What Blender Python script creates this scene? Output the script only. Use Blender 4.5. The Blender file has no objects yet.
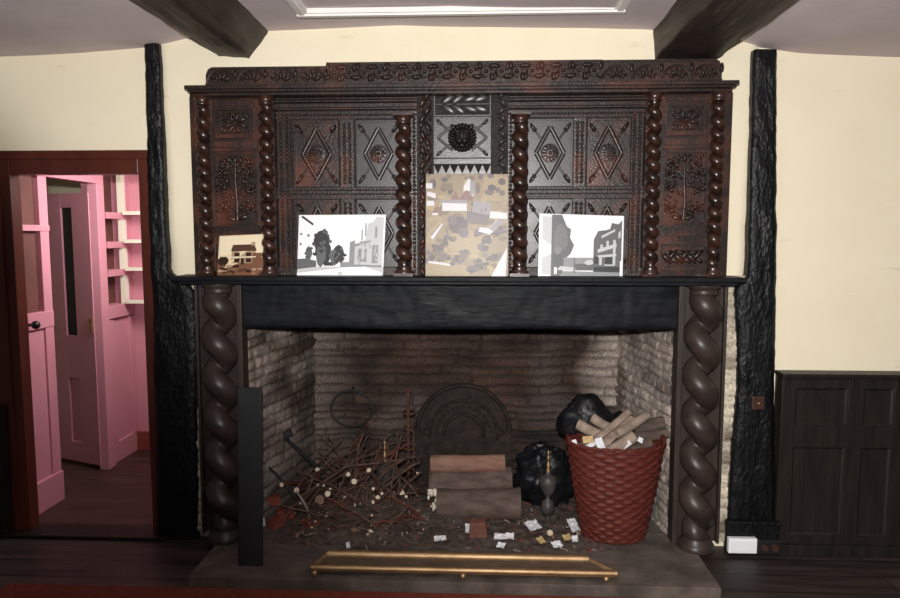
import bpy, bmesh, math, random
from mathutils import Vector, Matrix, Euler, noise

random.seed(7)
scn = bpy.context.scene
COL = scn.collection
PI = math.pi
V = Vector

# ------------------------------------------------------------------ camera
F = 690.0
EYE = V((0, 0, 1.56))
YAW = math.atan(30 / F)
PITCH = math.atan(64 / F)
cam_d = bpy.data.cameras.new('camera')
cam_d.sensor_width = 36
cam_d.sensor_fit = 'HORIZONTAL'
cam_d.lens = F * 36 / 900
cam = bpy.data.objects.new('camera', cam_d)
cam.location = EYE
cam.rotation_euler = Euler((PI / 2 - PITCH, 0, YAW), 'XYZ')
COL.objects.link(cam)
scn.camera = cam
RM = cam.rotation_euler.to_matrix()


def P(px, py, Y):
    """point on the plane at distance Y seen at that place of the photograph"""
    d = RM @ V(((px - 450) / F, -(py - 299) / F, -1))
    return EYE + d * (Y / d.y)


def PF(px, py, z=0.0):
    d = RM @ V(((px - 450) / F, -(py - 299) / F, -1))
    return EYE + d * ((z - EYE.z) / d.z)


def PX(px, py, xc):
    """point on the plane X = xc"""
    d = RM @ V(((px - 450) / F, -(py - 299) / F, -1))
    return EYE + d * (xc / d.x)


def X(px, Y, py=180):
    return P(px, py, Y).x


def Z(py, Y, px=460):
    return P(px, py, Y).z


# ------------------------------------------------------------------ materials
MATS = {}


def nodes_of(m):
    m.use_nodes = True
    nt = m.node_tree
    return nt, nt.nodes, nt.links, nt.nodes['Principled BSDF']


def mat(name, c1, c2=None, rough=.6, scale=(6, 6, 6), detail=5, lo=.35, hi=.65, bump=.0, bscale=(40, 40, 40),
        metal=0.0, spec=.5, c3=None, s3=(1.5, 1.5, 1.5), lo3=.5, hi3=.7, rough2=None, coat=0.0):
    if name in MATS:
        return MATS[name]
    m = bpy.data.materials.new(name)
    nt, N, L, b = nodes_of(m)
    b.inputs['Roughness'].default_value = rough
    b.inputs['Metallic'].default_value = metal
    b.inputs['Specular IOR Level'].default_value = spec
    b.inputs['Coat Weight'].default_value = coat
    tc = N.new('ShaderNodeTexCoord')
    mp = N.new('ShaderNodeMapping'); mp.inputs['Scale'].default_value = scale
    L.new(tc.outputs['Object'], mp.inputs['Vector'])
    nz = N.new('ShaderNodeTexNoise'); nz.inputs['Scale'].default_value = 1; nz.inputs['Detail'].default_value = detail
    nz.inputs['Roughness'].default_value = .6
    L.new(mp.outputs['Vector'], nz.inputs['Vector'])
    r = N.new('ShaderNodeValToRGB')
    r.color_ramp.elements[0].position = lo; r.color_ramp.elements[1].position = hi
    r.color_ramp.elements[0].color = (*c1, 1); r.color_ramp.elements[1].color = (*(c2 or c1), 1)
    L.new(nz.outputs['Fac'], r.inputs['Fac'])
    out = r.outputs['Color']
    if c3:
        m3 = N.new('ShaderNodeMapping'); m3.inputs['Scale'].default_value = s3
        L.new(tc.outputs['Object'], m3.inputs['Vector'])
        n3 = N.new('ShaderNodeTexNoise'); n3.inputs['Scale'].default_value = 1; n3.inputs['Detail'].default_value = 4
        L.new(m3.outputs['Vector'], n3.inputs['Vector'])
        r3 = N.new('ShaderNodeValToRGB')
        r3.color_ramp.elements[0].position = lo3; r3.color_ramp.elements[1].position = hi3
        L.new(n3.outputs['Fac'], r3.inputs['Fac'])
        mx = N.new('ShaderNodeMix'); mx.data_type = 'RGBA'
        L.new(r3.outputs['Color'], mx.inputs['Factor'])
        L.new(out, mx.inputs['A']); mx.inputs['B'].default_value = (*c3, 1)
        out = mx.outputs['Result']
    L.new(out, b.inputs['Base Color'])
    if rough2 is not None:
        mr = N.new('ShaderNodeMapRange')
        mr.inputs['From Min'].default_value = .3; mr.inputs['From Max'].default_value = .7
        mr.inputs['To Min'].default_value = rough; mr.inputs['To Max'].default_value = rough2
        L.new(nz.outputs['Fac'], mr.inputs['Value']); L.new(mr.outputs['Result'], b.inputs['Roughness'])
    if bump:
        mb = N.new('ShaderNodeMapping'); mb.inputs['Scale'].default_value = bscale
        L.new(tc.outputs['Object'], mb.inputs['Vector'])
        nb = N.new('ShaderNodeTexNoise'); nb.inputs['Scale'].default_value = 1; nb.inputs['Detail'].default_value = 4
        L.new(mb.outputs['Vector'], nb.inputs['Vector'])
        bp = N.new('ShaderNodeBump'); bp.inputs['Strength'].default_value = bump; bp.inputs['Distance'].default_value = .01
        L.new(nb.outputs['Fac'], bp.inputs['Height']); L.new(bp.outputs['Normal'], b.inputs['Normal'])
    MATS[name] = m
    return m


def mat_attr(name, rough=.9, bump=.35, bscale=70):
    m = bpy.data.materials.new(name)
    nt, N, L, b = nodes_of(m)
    b.inputs['Roughness'].default_value = rough
    b.inputs['Specular IOR Level'].default_value = .25
    at = N.new('ShaderNodeAttribute'); at.attribute_name = 'tone'
    tc = N.new('ShaderNodeTexCoord')
    nz = N.new('ShaderNodeTexNoise'); nz.inputs['Scale'].default_value = bscale; nz.inputs['Detail'].default_value = 5
    L.new(tc.outputs['Object'], nz.inputs['Vector'])
    mr = N.new('ShaderNodeMapRange')
    mr.inputs['From Min'].default_value = .3; mr.inputs['From Max'].default_value = .7
    mr.inputs['To Min'].default_value = .6; mr.inputs['To Max'].default_value = 1.4
    L.new(nz.outputs['Fac'], mr.inputs['Value'])
    mx = N.new('ShaderNodeVectorMath'); mx.operation = 'SCALE'
    L.new(at.outputs['Color'], mx.inputs[0]); L.new(mr.outputs['Result'], mx.inputs['Scale'])
    L.new(mx.outputs['Vector'], b.inputs['Base Color'])
    bp = N.new('ShaderNodeBump'); bp.inputs['Strength'].default_value = bump; bp.inputs['Distance'].default_value = .01
    L.new(nz.outputs['Fac'], bp.inputs['Height']); L.new(bp.outputs['Normal'], b.inputs['Normal'])
    MATS[name] = m
    return m


def plank_mat(name, c1, c2, mortar, bw, rh, rough, gap=.006, bump=.3):
    m = bpy.data.materials.new(name)
    nt, N, L, b = nodes_of(m)
    b.inputs['Roughness'].default_value = rough
    tc = N.new('ShaderNodeTexCoord')
    br = N.new('ShaderNodeTexBrick')
    br.inputs['Scale'].default_value = 1
    br.inputs['Brick Width'].default_value = bw; br.inputs['Row Height'].default_value = rh
    br.inputs['Mortar Size'].default_value = gap; br.inputs['Mortar Smooth'].default_value = .3
    br.inputs['Color1'].default_value = (*c1, 1); br.inputs['Color2'].default_value = (*c2, 1)
    br.inputs['Mortar'].default_value = (*mortar, 1)
    L.new(tc.outputs['Object'], br.inputs['Vector'])
    mp = N.new('ShaderNodeMapping'); mp.inputs['Scale'].default_value = (3, 26, 10)
    L.new(tc.outputs['Object'], mp.inputs['Vector'])
    nz = N.new('ShaderNodeTexNoise'); nz.inputs['Scale'].default_value = 1; nz.inputs['Detail'].default_value = 6
    L.new(mp.outputs['Vector'], nz.inputs['Vector'])
    mr = N.new('ShaderNodeMapRange'); mr.inputs['From Min'].default_value = .3; mr.inputs['From Max'].default_value = .7
    mr.inputs['To Min'].default_value = .5; mr.inputs['To Max'].default_value = 1.5
    L.new(nz.outputs['Fac'], mr.inputs['Value'])
    mx = N.new('ShaderNodeVectorMath'); mx.operation = 'SCALE'
    L.new(br.outputs['Color'], mx.inputs[0]); L.new(mr.outputs['Result'], mx.inputs['Scale'])
    L.new(mx.outputs['Vector'], b.inputs['Base Color'])
    bp = N.new('ShaderNodeBump'); bp.inputs['Strength'].default_value = bump; bp.inputs['Distance'].default_value = .01
    L.new(nz.outputs['Fac'], bp.inputs['Height']); L.new(bp.outputs['Normal'], b.inputs['Normal'])
    MATS[name] = m
    return m


CREAM = mat('cream_plaster', (.87, .785, .60), (.84, .75, .56), rough=.85, scale=(3, 3, 3), bump=.12, bscale=(14, 14, 14),
            c3=(.60, .49, .31), s3=(5, 5, 22), lo3=.66, hi3=.85, spec=.2)
CEIL = mat('ceiling_plaster', (.62, .54, .555), (.56, .48, .49), rough=.95, scale=(2, 2, 2), bump=.15, bscale=(10, 10, 10), spec=.15)
WHITE = mat('white_moulding_paint', (.85, .80, .76), (.78, .74, .70), rough=.6)
OAK = mat('dark_carved_oak', (.011, .0078, .0070), (.026, .0155, .012), rough=.38, rough2=.28, scale=(14, 14, 50), bump=.25,
          bscale=(60, 60, 160), c3=(.125, .036, .020), s3=(5, 5, 5), lo3=.47, hi3=.78, spec=.5)
OAKH = mat('dark_oak_rails', (.012, .0085, .0075), (.028, .017, .013), rough=.46, rough2=.36, scale=(40, 14, 14), bump=.25,
           bscale=(120, 60, 60), c3=(.10, .034, .021), s3=(4, 4, 4), lo3=.5, hi3=.78, spec=.35)
OAKGREY = mat('sheen_grey_oak', (.022, .019, .0185), (.040, .034, .032), rough=.40, rough2=.32, scale=(10, 10, 24), bump=.06,
              bscale=(60, 60, 140), spec=.6)  # oak with the flash sheen of the middle panels put into its grey colour
OAKDULL = mat('sunk_oak_ground', (.010, .0078, .0072), (.022, .0155, .013), rough=.62, rough2=.5, scale=(16, 16, 30), bump=.5, bscale=(90, 90, 90), spec=.22)
OAKPOL = mat('polished_turned_oak', (.012, .0072, .006), (.050, .019, .011), rough=.24, rough2=.34, scale=(10, 10, 30), bump=.05, bscale=(40, 40, 120), spec=.6)
PILAST = mat('pilaster_oak', (.024, .0165, .014), (.042, .029, .023), rough=.5, scale=(18, 18, 3), bump=.2, bscale=(90, 90, 12), spec=.4)
COLOAK = mat('dark_brown_column_oak', (.026, .019, .017), (.044, .031, .026), rough=.36, rough2=.42, scale=(9, 9, 20), bump=.06, bscale=(40, 40, 80), spec=.36)
BLACK = mat('blackened_timber', (.0028, .0028, .0032), (.006, .006, .007), rough=.34, rough2=.5, scale=(20, 20, 5), bump=.8, bscale=(60, 60, 30), spec=.28)
LINTEL = mat('black_painted_lintel', (.0060, .0066, .0080), (.0125, .0138, .0165), rough=.42, rough2=.6, scale=(5, 18, 22), bump=.35, bscale=(12, 30, 50), spec=.11)
BEAM = mat('ceiling_beam_timber', (.011, .0065, .0052), (.040, .025, .0195), rough=.6, rough2=.5, scale=(26, 3, 26), bump=.6, bscale=(50, 6, 50), spec=.4)
REDWOOD = mat('red_brown_door_frame', (.065, .015, .010), (.105, .025, .015), rough=.35, scale=(8, 8, 2), bump=.08, bscale=(40, 40, 8), spec=.5)
PINK = mat('pink_gloss_paint', (.62, .265, .325), (.58, .245, .30), rough=.42, scale=(4, 4, 4), bump=.05, bscale=(30, 30, 30))
PINKW = mat('pink_wall_paint', (.66, .285, .345), (.61, .26, .315), rough=.7, scale=(2, 2, 2), bump=.08, bscale=(20, 20, 20))
CREAMEDGE = mat('cream_shelf_edge', (.80, .76, .62), rough=.5)
DARKGLASS = mat('dark_glass', (.02, .022, .022), (.035, .04, .036), rough=.4, scale=(3, 3, 3), spec=.12)
DARKBACK = mat('dark_red_cupboard_back', (.10, .035, .03), (.15, .05, .04), rough=.7)
PANEL = mat('wainscot_oak', (.0105, .008, .0068), (.022, .0165, .0135), rough=.5, rough2=.42, scale=(26, 20, 3), bump=.25, bscale=(80, 60, 10), spec=.25)
FLOORM = plank_mat('dark_floorboards', (.030, .0215, .0185), (.047, .033, .028), (.010, .008, .007), 1.9, .16, .5)
TILEM = plank_mat('passage_floor', (.042, .018, .013), (.058, .026, .018), (.04, .02, .015), .3, .15, .5, gap=.004)
HEARTHM = mat('hearth_stone', (.060, .046, .038), (.125, .098, .08), rough=.85, scale=(9, 9, 9), bump=.5, bscale=(30, 30, 30), c3=(.035, .026, .022), s3=(3, 3, 3))
RUG = mat('red_rug', (.14, .034, .022), (.20, .05, .032), rough=.95, scale=(40, 40, 40), bump=.5, bscale=(200, 200, 200), spec=.1)
BRASS = mat('aged_brass', (.30, .19, .095), (.45, .30, .16), rough=.5, metal=.85, scale=(12, 40, 40), bump=.1, bscale=(60, 60, 60))
IRON = mat('black_iron', (.010, .010, .011), (.022, .020, .020), rough=.5, rough2=.65, scale=(14, 14, 14), bump=.3, bscale=(60, 60, 60), spec=.4)
PLATEM = mat('dark_grey_plate', (.011, .012, .014), (.019, .020, .022), rough=.55, scale=(9, 9, 9), bump=.1, bscale=(50, 50, 50), spec=.4)
RUST = mat('rusty_iron', (.055, .026, .019), (.11, .055, .04), rough=.85, scale=(30, 30, 30), bump=.4, bscale=(90, 90, 90), spec=.2)
FIREBK = mat('cast_iron_fireback', (.012, .009, .0078), (.036, .025, .019), rough=.7, scale=(20, 20, 20), bump=.4, bscale=(60, 60, 60), spec=.2)
BARK = mat('twig_bark', (.050, .030, .023), (.125, .076, .056), rough=.85, scale=(40, 40, 40), bump=.4, bscale=(120, 120, 120), spec=.2)
BARKR = mat('reddish_twig_bark', (.085, .024, .017), (.15, .052, .036), rough=.85, scale=(40, 40, 40), bump=.4, bscale=(120, 120, 120), spec=.2)
CUT = mat('pale_cut_wood', (.62, .50, .36), (.72, .62, .47), rough=.8, scale=(30, 30, 30))
LOGPINK = mat('pinkish_log_bark', (.19, .10, .075), (.29, .18, .125), rough=.85, scale=(6, 20, 20), bump=.4, bscale=(30, 60, 60), c3=(.22, .06, .05), s3=(3, 12, 12), spec=.2)
LOGGREY = mat('grey_log_bark', (.066, .047, .040), (.145, .106, .088), rough=.9, scale=(8, 20, 20), bump=.6, bscale=(20, 60, 60), c3=(.10, .062, .045), s3=(4, 8, 8), spec=.2)
KIND = mat('cut_firewood', (.19, .14, .11), (.37, .29, .23), rough=.85, scale=(12, 12, 12), bump=.4, bscale=(40, 40, 40), spec=.2)
WICKER = mat('red_brown_wicker', (.070, .0135, .0105), (.125, .029, .021), rough=.5, scale=(30, 30, 60), bump=.25, bscale=(60, 60, 240), spec=.22)
PLASTIC = mat('black_plastic_sack', (.005, .005, .0062), (.010, .010, .012), rough=.36, scale=(6, 6, 6), bump=.7, bscale=(26, 26, 26), spec=.22)
PAPER = mat('white_paper', (.74, .74, .75), (.56, .57, .60), rough=.8)
PAPERY = mat('yellowed_paper', (.52, .38, .18), (.44, .31, .14), rough=.8)
BRICKRED = mat('red_brick', (.15, .036, .024), (.24, .066, .042), rough=.9, scale=(20, 20, 20), bump=.4, bscale=(60, 60, 60), spec=.2)
BRICKBR = mat('brown_brick', (.13, .055, .04), (.19, .085, .06), rough=.9, scale=(20, 20, 20), bump=.4, bscale=(60, 60, 60), spec=.2)
ASH = mat('ash_and_chips', (.045, .034, .029), (.125, .10, .085), rough=.95, scale=(30, 30, 30), spec=.1)
WPLAST = mat('white_plastic', (.82, .83, .84), rough=.4)
BPLAST = mat('black_plastic', (.012, .012, .012), rough=.4)
SWITCHM = mat('brown_switch_plate', (.05, .022, .016), rough=.4)
RUBBLE = mat_attr('stained_brickwork')


# ------------------------------------------------------------------ mesh builder
class MB:
    def __init__(s):
        s.v = []; s.f = []; s.m = []; s.s = []

    def add(s, vs, fs, m=0, smooth=False):
        o = len(s.v)
        s.v += [tuple(v) for v in vs]
        s.f += [tuple(i + o for i in f) for f in fs]
        s.m += [m] * len(fs); s.s += [smooth] * len(fs)
        return s

    def box(s, x0, x1, y0, y1, z0, z1, m=0):
        vs = [(x, y, z) for x in (x0, x1) for y in (y0, y1) for z in (z0, z1)]
        return s.add(vs, [(0, 1, 3, 2), (4, 6, 7, 5), (0, 4, 5, 1), (2, 3, 7, 6), (0, 2, 6, 4), (1, 5, 7, 3)], m)

    def bar(s, p, q, w, h, up=(0, 0, 1), m=0, taper=1.0):
        p = V(p); q = V(q); d = (q - p).normalized(); up = V(up)
        sd = d.cross(up)
        if sd.length < 1e-5: sd = d.cross(V((1, 0, 0)))
        sd.normalize(); u = sd.cross(d)
        vs = []
        for c, k in ((p, 1), (q, taper)):
            for a, b in ((-1, -1), (1, -1), (1, 1), (-1, 1)):
                vs.append(c + sd * (a * w / 2 * k) + u * (b * h / 2 * k))
        return s.add(vs, [(0, 1, 2, 3), (7, 6, 5, 4), (0, 4, 5, 1), (1, 5, 6, 2), (2, 6, 7, 3), (3, 7, 4, 0)], m)

    def prism(s, poly, y0, y1, m=0):
        """polygon in the X-Z plane drawn out from y0 to y1"""
        n = len(poly)
        vs = [(x, y0, z) for x, z in poly] + [(x, y1, z) for x, z in poly]
        fs = [tuple(range(n)), tuple(range(2 * n - 1, n - 1, -1))] + [(i, (i + 1) % n, n + (i + 1) % n, n + i) for i in range(n)]
        return s.add(vs, fs, m)

    def rings(s, rings, m=0, smooth=True, cap=True, capm=None):
        n = len(rings[0]); vs = [p for r in rings for p in r]; fs = []
        for i in range(len(rings) - 1):
            for j in range(n):
                k = (j + 1) % n
                fs.append((i * n + j, i * n + k, (i + 1) * n + k, (i + 1) * n + j))
        s.add(vs, fs, m, smooth)
        if cap:
            for r in (rings[0], rings[-1]):
                s.add(r, [tuple(range(n))], m if capm is None else capm, False)
        return s

    def tube(s, pts, rad, n=8, m=0, capm=None, smooth=True):
        pts = [V(p) for p in pts]
        if not hasattr(rad, '__len__'): rad = [rad] * len(pts)
        rs = []; ref = V((.13, .27, .95))
        for i, p in enumerate(pts):
            d = (pts[min(i + 1, len(pts) - 1)] - pts[max(i - 1, 0)]).normalized()
            a = d.cross(ref)
            if a.length < 1e-4: a = d.cross(V((1, 0, 0)))
            a.normalize(); b = d.cross(a)
            rs.append([p + (a * math.cos(t) + b * math.sin(t)) * rad[i] for t in [2 * PI * k / n for k in range(n)]])
        return s.rings(rs, m, smooth, True, capm)

    def lathe(s, cx, cy, prof, n=20, m=0, smooth=True):
        rs = [[V((cx + r * math.cos(2 * PI * k / n), cy + r * math.sin(2 * PI * k / n), z)) for k in range(n)] for r, z in prof]
        return s.rings(rs, m, smooth)

    def twist(s, cx, cy, z0, z1, r, a, pitch, n=14, per=12, phase=0, m=0):
        """barley-sugar twist: a round section whose centre winds round the axis"""
        steps = max(8, int((z1 - z0) / pitch * per)); pts = []
        for i in range(steps + 1):
            z = z1 + (z0 - z1) * i / steps
            e = min(1, i / (per * .4), (steps - i) / (per * .4)); e = e * e * (3 - 2 * e)
            t = phase + 2 * PI * (z1 - z) / pitch + PI          # left, front, right on the way down
            pts.append(V((cx + a * e * math.cos(t), cy + a * e * math.sin(t), z)))
        return s.tube(pts, r, n, m)

    def dome(s, c, u, v, nrm, m=0, n=8, rings=3):
        """half ellipsoid standing on the plane of u, v"""
        c, u, v, nrm = V(c), V(u), V(v), V(nrm); vs = []; fs = []
        for i in range(rings):
            t = i / rings * PI / 2
            for k in range(n):
                q = 2 * PI * k / n
                vs.append(c + (u * math.cos(q) + v * math.sin(q)) * math.cos(t) + nrm * math.sin(t))
        vs.append(c + nrm)
        for i in range(rings - 1):
            for k in range(n):
                l = (k + 1) % n
                fs.append((i * n + k, i * n + l, (i + 1) * n + l, (i + 1) * n + k))
        top = len(vs) - 1
        for k in range(n):
            fs.append(((rings - 1) * n + k, (rings - 1) * n + (k + 1) % n, top))
        return s.add(vs, fs, m, True)

    def leaf(s, x, y, z, ang, ln, wd, ht, m=0):
        """carved leaf on a face that looks towards -Y, ang in the X-Z plane"""
        a = V((math.cos(ang), 0, math.sin(ang))); b = V((-math.sin(ang), 0, math.cos(ang))); c = V((x, y, z))
        return s.dome(c, a * ln / 2, b * wd / 2, V((0, -ht * 1.15, 0)) + b * wd * .12, m, 8, 3)

    def sphere(s, c, rx, ry, rz, nu=14, nv=9, m=0, fn=None):
        rs = []
        for i in range(nv + 1):
            t = -PI / 2 + PI * i / nv
            ring = []
            for k in range(nu):
                q = 2 * PI * k / nu
                d = V((math.cos(t) * math.cos(q), math.cos(t) * math.sin(q), math.sin(t)))
                if i in (0, nv): d = V((0.001 * math.cos(q), 0.001 * math.sin(q), d.z))
                kf = fn(d) if fn else 1
                ring.append(V(c) + V((d.x * rx, d.y * ry, d.z * rz)) * kf)
            rs.append(ring)
        return s.rings(rs, m, True)

    def torus(s, c, R, r, a=(1, 0, 0), b=(0, 0, 1), n=32, k=8, m=0, t0=0, t1=2 * PI):
        c, a, b = V(c), V(a), V(b); full = abs(t1 - t0 - 2 * PI) < 1e-6
        nn = a.cross(b).normalized(); rs = []
        for i in range(n + 1):
            t = t0 + (t1 - t0) * i / n
            d = a * math.cos(t) + b * math.sin(t)
            rs.append([c + d * R + (d.normalized() * math.cos(q) + nn * math.sin(q)) * r for q in [2 * PI * j / k for j in range(k)]])
        return s.rings(rs, m, True, not full)

    def grid(s, fn, nu, nv, m=0, smooth=True):
        vs = [fn(i / nu, j / nv) for j in range(nv + 1) for i in range(nu + 1)]
        w = nu + 1
        fs = [(j * w + i, j * w + i + 1, (j + 1) * w + i + 1, (j + 1) * w + i) for j in range(nv) for i in range(nu)]
        return s.add(vs, fs, m, smooth)

    def build(s, name, mats, parent=None, base=False, bevel=0, org=None, flip=True):
        xs = [v[0] for v in s.v]; ys = [v[1] for v in s.v]; zs = [v[2] for v in s.v]
        o = V(((min(xs) + max(xs)) / 2, (min(ys) + max(ys)) / 2, min(zs) if (base or not parent) else (min(zs) + max(zs)) / 2))
        if org is not None: o = V(org)
        me = bpy.data.meshes.new(name)
        me.from_pydata([V(v) - o for v in s.v], [], s.f)
        for mt in (mats if isinstance(mats, (list, tuple)) else [mats]): me.materials.append(mt)
        me.polygons.foreach_set('material_index', s.m)
        me.polygons.foreach_set('use_smooth', s.s)
        if flip:
            bm = bmesh.new(); bm.from_mesh(me)
            bmesh.ops.recalc_face_normals(bm, faces=bm.faces)
            bm.to_mesh(me); bm.free()
        me.update()
        ob = bpy.data.objects.new(name, me); COL.objects.link(ob)
        WORLD[ob.name] = o
        if parent:
            ob.parent = parent; ob.location = o - WORLD[parent.name]
        else:
            ob.location = o
        if bevel:
            bv = ob.modifiers.new('soft_edges', 'BEVEL'); bv.width = bevel; bv.segments = 2; bv.limit_method = 'ANGLE'
        return ob


WORLD = {}


def tag(o, label, cat, group=None, kind=None):
    o['label'] = label; o['category'] = cat
    if group: o['group'] = group
    if kind: o['kind'] = kind
    return o


def thing(name, label, cat, loc, group=None, kind=None):
    o = bpy.data.objects.new(name, None); COL.objects.link(o)
    o.empty_display_size = .05
    o.location = loc; WORLD[o.name] = V(loc)
    return tag(o, label, cat, group, kind)


def struct(o):
    o['kind'] = 'structure'
    return o


def interp(tab, t):
    if t <= tab[0][0]: return tab[0][1:]
    for a, b in zip(tab, tab[1:]):
        if t <= b[0]:
            k = (t - a[0]) / (b[0] - a[0])
            return [p + (q - p) * k for p, q in zip(a[1:], b[1:])]
    return tab[-1][1:]


def nz(x, y=0., z=0.):
    return noise.noise(V((x, y, z)))


# ------------------------------------------------------------------ planes
YW = 3.50            # face of the room's end wall
HZ = .012            # top of the hearth slab
ZF = -.045            # floor of the room, lower than the hearth

# ================================================================== SETTING
# --- end wall with the doorway and the fireplace opening cut out
DX0, DX1 = X(0, YW), X(156, YW)
DTOP = Z(170, YW, 80)
FX0, FX1 = -1.21, .99
FTOP = 1.30
m = MB()
WT = YW + .045
m.box(-3.3, DX0, YW, WT, ZF, 2.75)
m.box(DX0, DX1, YW, WT, DTOP, 2.75)
m.box(DX1, FX0, YW, WT, ZF, 2.75)
m.box(FX0, FX1, YW, WT, FTOP, 2.75)
m.box(FX1, 3.3, YW, WT, ZF, 2.75)
struct(m.build('wall_back', CREAM))

# plaster of the chimney breast, a little proud of the wall, with wavy hand-trowelled edges
m = MB()
bx0 = [(35, 163), (60, 164), (150, 166), (277, 168)]
bx1 = [(35, 752), (60, 753), (150, 751), (277, 748)]


def breast(u, v):
    py = 20 + v * 262
    a = X(interp(bx0, py)[0], YW) + .006 * nz(py * .05, 3)
    b = X(interp(bx1, py)[0], YW) + .006 * nz(py * .05, 9)
    x = a + (b - a) * u
    z = Z(py, YW)
    e = min(u, 1 - u) * (b - a)
    y = YW - .022 * min(1, e / .03) ** .5 + .002 - .006 * nz(x * 3, z * 3, 2)
    return V((x, y, z))


m.grid(breast, 120, 50)
struct(m.build('wall_breast', CREAM, flip=False))

# --- ceiling, sagging towards both sides
cl = [(0, 57), (80, 53), (150, 47), (170, 44), (200, 37), (270, 32), (400, 26.5), (520, 29), (640, 30), (720, 37), (755, 47), (800, 53), (900, 57.5)]
ctab = [(P(a, b, YW).x, P(a, b, YW).z) for a, b in cl]


def ceilz(x): return interp(ctab, x)[0]


m = MB()
m.grid(lambda u, v: V((-3.3 + 6.6 * u, -1.2 + 4.72 * v, ceilz(-3.3 + 6.6 * u) + .006 * nz(u * 14, v * 9, 4))), 132, 40)
struct(m.build('ceiling', CEIL, flip=False))

# raised moulding that frames the middle bay of the ceiling
m = MB()
ym = 3.20
xa, xb = P(303, 16, ym).x, P(619, 16, ym).x
zc = ceilz(0) - .008


def moulding(p, q):
    p = V(p); q = V(q)
    m.bar(p, q, .05, .022); m.bar(p - V((0, 0, .012)), q - V((0, 0, .012)), .026, .016)


moulding((xa - .025, ym, zc), (xb + .025, ym, zc))
moulding((xa, ym - .025, zc), (xa, .2, zc))
moulding((xb, ym - .025, zc), (xb, .2, zc))
struct(m.build('trim_1', WHITE))

# --- floor: boards in the room, tiles in the passage
m = MB()
m.box(-3.3, 3.3, -1.2, YW + .04, ZF - .05, ZF, 0)
m.box(-4.3, -1.35, YW + .04, 6.2, ZF - .05, ZF, 1)
struct(m.build('floor', [FLOORM, TILEM], org=(0, 0, 0)))

# --- hearth slab
m = MB()
YH = 2.955
m.box(X(188, YH, 580), X(722, YH, 580), YH, YW, ZF, HZ)
m.box(-1.30, 1.06, YW, 4.42, ZF, HZ)
struct(m.build('floor_hearth', HEARTHM, org=(0, 0, 0), bevel=.004))


# --- brick and rubble walls of the fireplace
def rubble(name, p0, uvec, w, h, tone, seed, rows=(.045, .075), lens=(.12, .30), step=.0095, depth=.016):
    rnd = random.Random(seed)
    uvec = V(uvec).normalized(); nrm = V((uvec.y, -uvec.x, 0))
    rb = [0.0]
    while rb[-1] < h + .1: rb.append(rb[-1] + rnd.uniform(*rows))
    rowb = []
    for _ in rb:
        b = [-rnd.uniform(0, .2)]
        while b[-1] < w + .2: b.append(b[-1] + rnd.uniform(*lens))
        rowb.append((b, [rnd.random() for _ in b]))
    nu, nv = int(w / step), int(h / step)
    cols = []; vs = []
    for j in range(nv + 1):
        for i in range(nu + 1):
            u, v = w * i / nu, h * j / nv
            vv = v + .016 * nz(u * 4, v * 1.5, seed) + .008 * nz(u * 15, v * 9, seed + 3) + .02
            uu = u + .012 * nz(u * 9, v * 9, seed + 7)
            r = 0
            while r < len(rb) - 2 and rb[r + 1] < vv: r += 1
            b, rv = rowb[r]; k = 0
            while k < len(b) - 2 and b[k + 1] < uu: k += 1
            d = min(vv - rb[r], rb[r + 1] - vv, (uu - b[k]), (b[k + 1] - uu))
            t = max(0, min(1, d / .013)); t = t * t * (3 - 2 * t)
            hgt = t * depth * (.5 + .8 * rv[k]) + .006 * nz(u * 22, v * 22, seed + 1) + .012 * nz(u * 3, v * 3, seed + 2)
            vs.append(V(p0) + uvec * u + V((0, 0, v)) + nrm * hgt)
            cols.append(tone(u / w, v, t, rv[k], u))
    m = MB(); W = nu + 1
    m.add(vs, [(j * W + i, j * W + i + 1, (j + 1) * W + i + 1, (j + 1) * W + i) for j in range(nv) for i in range(nu)], 0, True)
    ob = m.build(name, RUBBLE, flip=False, org=(0, 0, 0))
    at = ob.data.color_attributes.new('tone', 'FLOAT_COLOR', 'POINT')
    at.data.foreach_set('color', [c for q in cols for c in (*q, 1)])
    return struct(ob)


def mixc(a, b, t):
    t = max(0, min(1, t)); return tuple(p + (q - p) * t for p, q in zip(a, b))


SOOT, BROWN, RED, WASH, GREY = (.015, .0125, .0115), (.090, .059, .045), (.105, .052, .038), (.50, .42, .36), (.17, .145, .135)


def tone_back(f, v, t, r, u):
    c = mixc(SOOT, BROWN, .25 + .5 * r * (.5 + nz(u * 2, v * 4, 1)) + .5 * nz(u * 5, v * 12, 21))
    c = mixc(c, RED, .8 * max(0, nz(u * 2.2 + 3, v * 2.2, 5)))
    c = mixc(c, GREY, .7 * max(0, nz(u * 3, v * 3, 15) - .15))
    right = (f - .84) / .16 + .55 * nz(u * 4, v * 5, 8)          # limewash left on the upper right
    c = mixc(c, WASH, max(0, right) * (1.25 if v > .5 else .15) * (.4 + .6 * r))
    left = (.16 - f) / .14 + .6 * nz(u * 5, v * 5, 12)
    c = mixc(c, mixc(BROWN, WASH, .3), max(0, left) * .7)
    low = max(0, 1 - v / .45) * (.6 + .6 * nz(u * 3, v * 3, 31))     # soot behind the fire
    if f > .3: c = mixc(c, SOOT, low)
    return mixc(mixc(c, SOOT, .6), c, t)


def tone_left(f, v, t, r, u):
    c = mixc(WASH, BROWN, .35 + .5 * r + .8 * nz(u * 4, v * 6, 2))
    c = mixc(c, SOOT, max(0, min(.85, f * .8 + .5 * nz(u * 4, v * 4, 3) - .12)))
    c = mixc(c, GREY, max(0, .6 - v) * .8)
    return mixc(mixc(c, SOOT, .5), c, t)


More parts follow.
